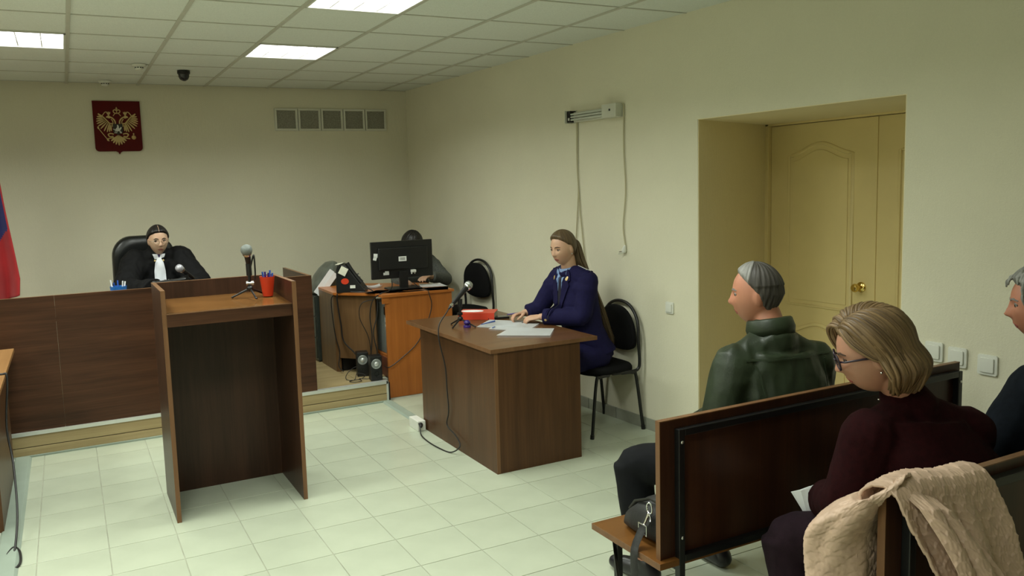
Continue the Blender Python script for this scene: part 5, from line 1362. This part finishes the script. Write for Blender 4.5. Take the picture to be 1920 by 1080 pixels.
def prosecutor():
    ft = (-1, -.12, 0)
    p = Person('young woman in navy uniform with long ponytail sitting at the brown desk', (3.15, .06, 0), dict(
        head=(2.985, .075, 1.315), face=(-1, -.20, -.16), headup=(-.10, 0, 1), k=1.0, pelvis=(3.20, .05, .56), neck=(3.040, .085, 1.165),
        ls=(3.085, -.075, 1.085), rs=(3.055, .255, 1.085), le=(3.02, -.105, .845), re=(2.93, .33, .855), lw=(2.835, .145, .832), rw=(2.815, .35, .835),
        lhand=((-.80, .62, -.10), (-.15, -.25, 1), (.55, .65, .75, .85), .4), rhand=((-1, -.12, -.05), (.0, .35, 1), (.55, .9, 1.1, 1.2), .9), hs=.96, hipright=(.1, 1, 0), w=.95, d=1.04, bend=(-.045, 0, 0),
        lhip=(3.17, -.04, .55), rhip=(3.17, .15, .55), lk=(2.80, -.06, .54), rk=(2.80, .16, .54), la=(2.82, -.06, .085), ra=(2.82, .16, .085), lfoot=(-1, 0, 0), rfoot=(-1, 0, 0), seed=3))
    p.body(SKIN_F, .0042); p.face(BROW_B, .45, gaze=(.2, -.8))
    p.top(NAVY, .020, .007, 'uniform_jacket', .025, .004, .005, flare=.12, arm=1.02)
    p.trousers(NAVY, .018, .009, 'uniform_skirt', shoes=SHOEB)
    # hair: slicked cap, ponytail of long locks down the back
    hair_shell(p.HM, p.k, False, lambda q: .010+.006*G(q[2]-.08, .05), cap_line(.078, .018, -.06, .026), H_BROWN, p.t, groove=.0007, freq=40)
    tie = p.HM @ V((.0, -.098, .052)); b = MB(); b.tube([tie+V((0, .016*math.cos(a), .016*math.sin(a))) for a in [2*PI*q/14 for q in range(14)]], .006, 8, closed=True); b.build('hair_tie', BLACKF, p.t, smooth='all')
    P = []; R = random.Random(4)
    for q in range(90):
        a = R.uniform(0, 2*PI); r = math.sqrt(R.random()); sx, sy = r*math.cos(a), r*math.sin(a)
        pts = []
        for t, x, y, z, wx_, wy in ((0, 3.075, .085, 1.372, .012, .012), (.12, 3.095, .078, 1.335, .028, .024), (.3, 3.118, .065, 1.21, .036, .040), (.5, 3.185, .05, 1.06, .020, .046), (.7, 3.270, .035, .86, .018, .036), (.88, 3.325, .02, .70, .014, .028), (1, 3.355, .01, .56+.07*r+R.uniform(-.03, .03), .008, .014)):
            pts.append((x+sx*wx_, y+sy*wy, z))
        P.append((spline(pts, 4), .0055+.002*R.random(), 1.4))
    locks('ponytail', P, H_BROWN, p.t)
    b = MB(); b.tube([p.HM @ V(q) for q in ((-.075, -.005, -.036), (-.079, -.004, -.044))], .004, 8); b.build('earring', CHROME, p.t)
    CM = Matrix.Translation(p.N+V((-.004, 0, -.018))) @ Matrix.Rotation(math.radians(-14), 4, 'Y')
    MB().lathe([(.066, -.02), (.066, .01), (.060, .034), (.057, .036), (.055, .032), (.060, .0), (.060, -.02)], CM, 28).build('shirt_band', mat('shirt_blue', (.20, .30, .52), .7, var=.04), p.t, smooth='all')
    MB().lathe([(.078, -.03), (.082, .0), (.074, .022), (.070, .024), (.067, .018), (.070, -.03)], CM @ Matrix.Translation((.012, 0, 0)), 28).build('jacket_collar', NAVY, p.t, smooth='all')
    # shirt, tie, lapels: laid on the chest seen from the front
    F = frame((-.93, -.28, .12), (0, 0, 1), (2.93, .075, 1.08))
    SH = mat('shirt_blue', (.20, .30, .52), .7, var=.04); TI = mat('tie_black', (.008, .008, .018), .6)
    patch(p.ttree, F, [(-.052, .085), (.052, .085), (.040, .03), (0, -.16), (-.040, .03)], 'shirt', SH, p.t, .001, .004, .4, 3)
    patch(p.ttree, F, [(-.010, .05), (.010, .05), (.020, -.13), (0, -.17), (-.020, -.13)], 'tie', TI, p.t, .004, .004, .4, 3)
    for s in (-1, 1):
        patch(p.ttree, F, [(s*.012, .060), (s*.055, .092), (s*.050, .045), (s*.022, -.01)], 'shirt_collar', SH, p.t, .006, .006, .4, 2)
        patch(p.ttree, F, [(s*.055, .095), (s*.085, .07), (s*.098, .015), (s*.070, .0), (s*.092, -.02), (s*.012, -.235), (s*.004, -.235), (s*.012, -.13), (s*.034, .03)], 'lapel', NAVY, p.t, .005, .007, .4, 3)
        patch(p.ttree, F, [(s*(.072+.011*math.cos(a)), .028+.016*math.sin(a)) for a in [2*PI*q/10 for q in range(10)]], 'collar_badge', GOLD, p.t, .013, .003, .4, 1)
    patch(p.ttree, F, [(-.01+.008*math.cos(a)+.115, -.115+.026*math.sin(a)) for a in [2*PI*q/10 for q in range(10)]], 'breast_badge', CHROME, p.t, .003, .004, .4, 1)
    patch(p.ttree, F, [(-.002, -.10), (.002, -.10), (.003, -.33), (-.003, -.33)], 'jacket_opening', TI, p.t, .001, .003, .4, 3)
    for z in (-.27, -.34): patch(p.ttree, F, [(.018+.008*math.cos(a), z+.008*math.sin(a)) for a in [2*PI*q/10 for q in range(10)]], 'button', GOLD, p.t, .003, .003, .4, 1)
    # shoulder boards
    for s, sh in ((-1, p.sp['ls']), (1, p.sp['rs'])):
        a, n = V(sh), p.N; d = (a-n); d.z = 0; d.normalize()
        UPM = frame((0, 0, 1), (1, .1, 0), a+V((0, 0, .05)))
        c0 = a-d*.085; c1 = a+d*.03
        side = V((-d.y, d.x, 0))
        def loc(p_): q = UPM.inverted() @ p_; return (q.x, q.z)
        bd = patch(p.ttree, UPM, [loc(c0+side*.016), loc(c0-side*.016), loc(c1-side*.025), loc(c1+side*.025)], 'shoulder_board', NAVY, p.t, .002, .005, .3, 2)
        patch(p.ttree, UPM, [loc(c0+side*.002), loc(c0-side*.002), loc(c1-side*.002), loc(c1+side*.002)], 'stripe', WHITE, bd, .007, .002, .3, 2)
        for o_ in (-.012, .012):
            c = c0.lerp(c1, .75)+side*o_; patch(p.ttree, UPM, [loc(c+V((.005*math.cos(q), .005*math.sin(q), 0))) for q in [2*PI*w_/8 for w_ in range(8)]], 'star', CHROME, bd, .007, .003, .3, 1)
    # pen in the right hand
    b = MB(); b.tube([(2.695, .385, .832), (2.775, .345, .842)], [.0045, .006], 8); tag(b.build('felt_pen', PURPLE, smooth=True), 'purple pen held in the hands of the uniformed woman', 'pen')
prosecutor()

def green_man():
    p = Person('grey-haired man in dark green jacket on the front bench, seen from behind', (2.40, -2.33, 0), dict(
        head=(2.395, -2.29, 1.285), face=(-.66, .75, -.05), headup=(0, .05, 1), k=1.04, male=True, pelvis=(2.44, -2.35, .575), neck=(2.41, -2.36, 1.125),
        ls=(2.235, -2.335, 1.012), rs=(2.60, -2.40, 1.0), le=(2.175, -2.33, .80), re=(2.69, -2.32, .78), lw=(2.30, -2.08, .67), rw=(2.55, -2.05, .66),
        lhand=((.3, .9, -.3), (-.3, 0, 1), (.5, .6, .7, .7)), rhand=((-.4, .9, -.3), (.3, 0, 1), (.5, .6, .7, .7)), hipright=(1, -.05, 0), w=1.18, d=1.15, bend=(0, -.03, 0),
        lhip=(2.33, -2.33, .565), rhip=(2.55, -2.33, .565), lk=(2.03, -1.93, .535), rk=(2.54, -1.87, .535), la=(2.06, -1.98, .085), ra=(2.44, -2.02, .085), lfoot=(-.25, 1, 0), rfoot=(0, 1, 0), seed=4))
    p.body(SKIN_R, .006); p.face(mat('brow_grey', (.2, .19, .18), .8), .2)
    def ex(b): chain(b, [p.N+V((0, -.005, -.03)), p.N+V((-.0, .01, .0))], [.10, .082], 18)
    p.top(GREEN, .030, .008, 'jacket', .02, .01, .011, extra=ex, arm=1.14, sh=.92, belly=.03, fscale=8)
    p.trousers(DARKT, .022, .009, shoes=SHOEB)
    CM = Matrix.Translation(p.N+V((0, .004, .006))) @ Matrix.Rotation(math.radians(-12), 4, 'X')
    MB().lathe([(.088, -.01), (.094, .02), (.086, .055), (.080, .060), (.075, .055), (.078, .02), (.076, -.01)], CM @ Matrix.Diagonal((1.02, 1.05, 1, 1)), 32).build('collar', GREEN, p.t, smooth='all')
    hair_shell(p.HM, p.k, True, lambda q: .006+.004*(q[2] > .03), cap_line(.085, .0, -.075, .03), H_SALT, p.t, groove=.0012, freq=30, flow=1)
    hc = cap_line(.085, .0, -.075, .03)
    hair_shell(p.HM, p.k, True, .0125, lambda q: min(hc(q), (q[1]-.005+.3*(q[2]-.08))), hair_mat('hair_white', (.13, .125, .115), (.36, .355, .34), .5), p.t, name='hair_front', groove=.0012, freq=30, flow=1)
    # seams of the jacket: shoulder yoke and back seam
    F = frame((.0, -1, .0), (0, 0, 1), (2.42, -2.45, 1.0))
    for x in (-.165, .155): patch(p.ttree, F, [(-x-.003, .03), (-x+.003, .03), (-x*.92+.003, -.25), (-x*.92-.003, -.25)], 'jacket_seam', GREEN, p.t, .001, .0025, .5, 3)
    patch(p.ttree, F, [(-.20, .045), (.20, .045), (.20, .052), (-.20, .052)], 'yoke_seam', GREEN, p.t, .001, .0025, .5, 4)
green_man()

def blonde_woman():
    face = V((-.70, .72, -.30))
    p = Person('woman with blonde bob, glasses and burgundy jumper on the rear bench', (2.32, -3.18, 0), dict(
        head=(2.125, -3.03, 1.20), face=face, headup=(-.20, .16, 1), k=1.06, pelvis=(2.36, -3.22, .57), neck=(2.235, -3.10, 1.035),
        ls=(2.075, -3.075, .945), rs=(2.385, -3.175, .930), le=(2.01, -3.045, .735), re=(2.50, -3.02, .70), lw=(2.125, -2.875, .660), rw=(2.27, -2.86, .645),
        lhand=((.6, .8, -.15), (-.5, .2, .8), (.6, .7, .8, .9)), rhand=((-.7, .6, 0), (.5, 0, .8), (.6, .7, .8, .9)), hipright=(1, -.1, 0), w=1.08, d=1.12, bend=(-.02, -.05, 0),
        lhip=(2.27, -3.19, .57), rhip=(2.46, -3.19, .57), lk=(2.02, -2.79, .53), rk=(2.30, -2.75, .53), la=(2.06, -2.88, .085), ra=(2.30, -2.84, .085), lfoot=(-.2, 1, 0), rfoot=(0, 1, 0), seed=5))
    p.body(skin_mat('skin_rosy_shaded', (.40, .21, .135)), .0045); p.face(BROW_B, .6, gaze=(0, -1))  # reddish skin, darkened to carry the shadow on her face
    p.glasses(mat('glasses_plum', (.018, .008, .02), .35), .027, .023, .0030)
    def ex(b): chain(b, [p.N+V((.0, 0, -.02)), p.N+V((-.02, .02, .022))], [.082, .070], 18)
    p.top(BURG, .026, .007, 'jumper', .02, .004, .008, extra=ex, arm=1.12, fscale=8)
    p.trousers(PLUM, .020, .008, shoes=SHOEB)
    # bob: under-cap plus several hundred locks combed from a left-hand parting
    H = p.HM; k = p.k
    hair_shell(H, k, False, lambda q: .010+.004*G(q[2]-.05, .05), cap_line(.074, .015, -.10, .055), H_BLOND, p.t, groove=.001, name='hair_cap')
    R = random.Random(11); P = []
    def surf(d, off):
        q = head_points(np.array([[d.x, d.y, d.z]]), 1.0)[0]; return V(q)+d*off
    for n in range(560):
        side = -1 if n % 5 < 3 else 1
        fr = R.random()**.9                                                    # 0 at the forehead end of the parting, 1 at the crown
        az = (96+84*fr+R.uniform(-5, 5)) if side < 0 else (48+132*fr)          # where the lock hangs, degrees from the face
        a = math.radians(az)*side
        lay = R.random(); off = .012+.016*lay
        ry = .080-.140*fr+R.uniform(-.012, .012)
        root = V((-.022, ry, .1)).normalized()
        hx = V((math.sin(a), math.cos(a), 0))
        pts = []
        for i in range(6):
            t = i/5; d = root.lerp(hx, t**.9)
            d.z = root.z*(1-t**1.5)+.02; d.normalize(); pts.append(surf(d, off*(.35+.65*min(1, t*2.2))+(.010*math.sin(PI*t)*(.4+.6*lay))))
        e = pts[-1]; ln = (.105+.02*R.random()) if az > 75 else .07+.03*R.random()
        ln += .012*(az > 140)
        inward = -.030-.018*R.random(); hd = V((e.x, e.y, 0)).normalized()
        bulge = .014+.010*R.random()
        back = V((0, -.022, 0)) if az < 100 else V((0, 0, 0))
        for t in (.25, .5, .75, .9, 1): pts.append(e+V((0, 0, -ln*t))+hd*(bulge*math.sin(PI*t*.85)+inward*max(0, t-.55)*2.0)+back*t)
        pts = [H @ (q*k) for q in spline(pts, 2)]
        P.append((pts, .0042+.0022*R.random(), 1.5))
    for n in range(80):                                                        # locks drawn back over the temple to the ear
        u = R.random(); D_ = lambda az, z: V((-math.sin(math.radians(az))*math.sqrt(1-z*z), math.cos(math.radians(az))*math.sqrt(1-z*z), z))
        o_ = .010+.012*R.random(); z2 = .34+.22*u
        pts = [surf(V((-.022, .082-.03*u, .1)).normalized(), .006), surf(D_(40+20*u, z2+.28), o_), surf(D_(62+16*u, z2), o_+.002), surf(D_(86+8*u, .02+.16*u), o_+.004), surf(D_(104+6*u, -.16+.1*u), o_+.004)]
        e = pts[-1]; pts += [e+V((.004, -.006, -.03)), e+V((.010, -.012, -.06-.02*R.random()))]
        P.append(([H @ (q*k) for q in spline(pts, 3)], .0042, 1.5))
    for n in range(26):                                                        # swept fringe on the far side
        u = R.random(); pts = [surf(V((-.02, .085-.02*u, .09)).normalized(), .010), surf(V((.03, .08, .085-.01*u)).normalized(), .026), surf(V((.06, .085, .055)).normalized(), .028+.01*u), surf(V((.085, .08, .02)).normalized(), .018), surf(V((.1, .05, -.03)).normalized(), .012)]
        P.append(([H @ (q*k) for q in spline(pts, 3)], .004, 1.5))
    locks('hair', P, H_BLOND, p.t)
    b = MB(); e = H @ V((-.078*k, -.006*k, -.046*k)); b.ball(e, .0045, 10); b.build('earring', CHROME, p.t, smooth='all')
    b = MB(); c = H @ V((-.03, .02, -.145)); b.ball(c, .004, 8); b.build('necklace', CHROME, p.t, smooth='all')
    # fanned booklet in her hands
    t = thing('paper_booklet', 'fanned white paper booklet held by the blonde woman', 'booklet', (2.095, -2.86, .615))
    S0 = V((2.160, -2.855, .585)); lf, tc = V((-.64, .77, 0)), V((-.77, -.64, 0))
    for q, th in enumerate((-12, 8, 30, 52, 78, 100)):
        W_ = (lf*math.cos(math.radians(th))+tc*math.sin(math.radians(th))); A_ = (V((-.10, .03, 1))+lf*(.50-.16*q)).normalized(); W_ = (W_-A_*W_.dot(A_)).normalized(); N_ = A_.cross(W_)
        b = MB(); b.rings([[S0+A_*a_*.125+W_*w_*.072+N_*(e_*.0008+.006*math.sin(w_*3)) for w_, e_ in ((0, -1), (.5, -1), (1, -1), (1, 1), (.5, 1), (0, 1))] for a_ in (0, .5, 1)])
        b.build('page', PAPER, t)
blonde_woman()

def dark_man():
    p = Person('grey-haired man in dark jumper at the right edge, on the rear bench', (2.90, -3.2, 0), dict(
        head=(2.925, -3.10, 1.285), face=(-.55, .82, -.08), headup=(0, .05, 1), k=1.04, male=True, pelvis=(2.93, -3.22, .575), neck=(2.945, -3.19, 1.125),
        ls=(2.745, -3.19, 1.03), rs=(3.13, -3.22, 1.03), le=(2.66, -3.10, .77), re=(3.20, -3.08, .75), lw=(2.78, -2.88, .68), rw=(3.03, -2.88, .66),
        lhand=((.5, .8, -.1), (-.3, 0, 1), (.5, .6, .7, .7)), rhand=((-.5, .8, -.1), (.3, 0, 1), (.5, .6, .7, .7)), hipright=(1, 0, 0), w=1.15, d=1.15,
        lhip=(2.83, -3.19, .57), rhip=(3.04, -3.19, .57), lk=(2.78, -2.76, .535), rk=(3.09, -2.76, .535), la=(2.78, -2.84, .085), ra=(3.09, -2.84, .085), seed=6))
    p.body(SKIN_R, .006); p.face(mat('brow_grey', (.2, .19, .18), .8), .2)
    def ex(b): chain(b, [p.N+V((0, 0, -.03)), p.N+V((-.004, .012, .018))], [.098, .080], 18)
    p.top(DARKJ, .026, .009, 'jumper', .02, .004, .009, extra=ex, arm=1.12, sh=.95)
    p.trousers(DARKT, shoes=SHOEB)
    hair_shell(p.HM, p.k, True, lambda q: .014+.008*(q[2] > .02), cap_line(.075, -.015, -.085, .02), H_GREY, p.t, groove=.0016, freq=36, flow=1)
    R = random.Random(3); P = []
    for n in range(130):
        a = R.uniform(-PI, PI); z = R.uniform(.0, .95)
        d = V((math.sin(a)*math.sqrt(1-z*z), math.cos(a)*math.sqrt(1-z*z), z))
        if d.y > .55 and d.z < .7: continue
        e = V((d.x*1.1, d.y*1.1-.1, d.z-.35)).normalized()
        pts = [V(head_points(np.array([list(q)]), 1.0, True)[0])+q*o_ for q, o_ in ((d, .014), (d.lerp(e, .5).normalized(), .024), (e, .018))]
        P.append(([p.HM @ (q*p.k) for q in spline(pts, 4)], .0045, 1.4))
    locks('hair_locks', P, H_GREY, p.t)
dark_man()
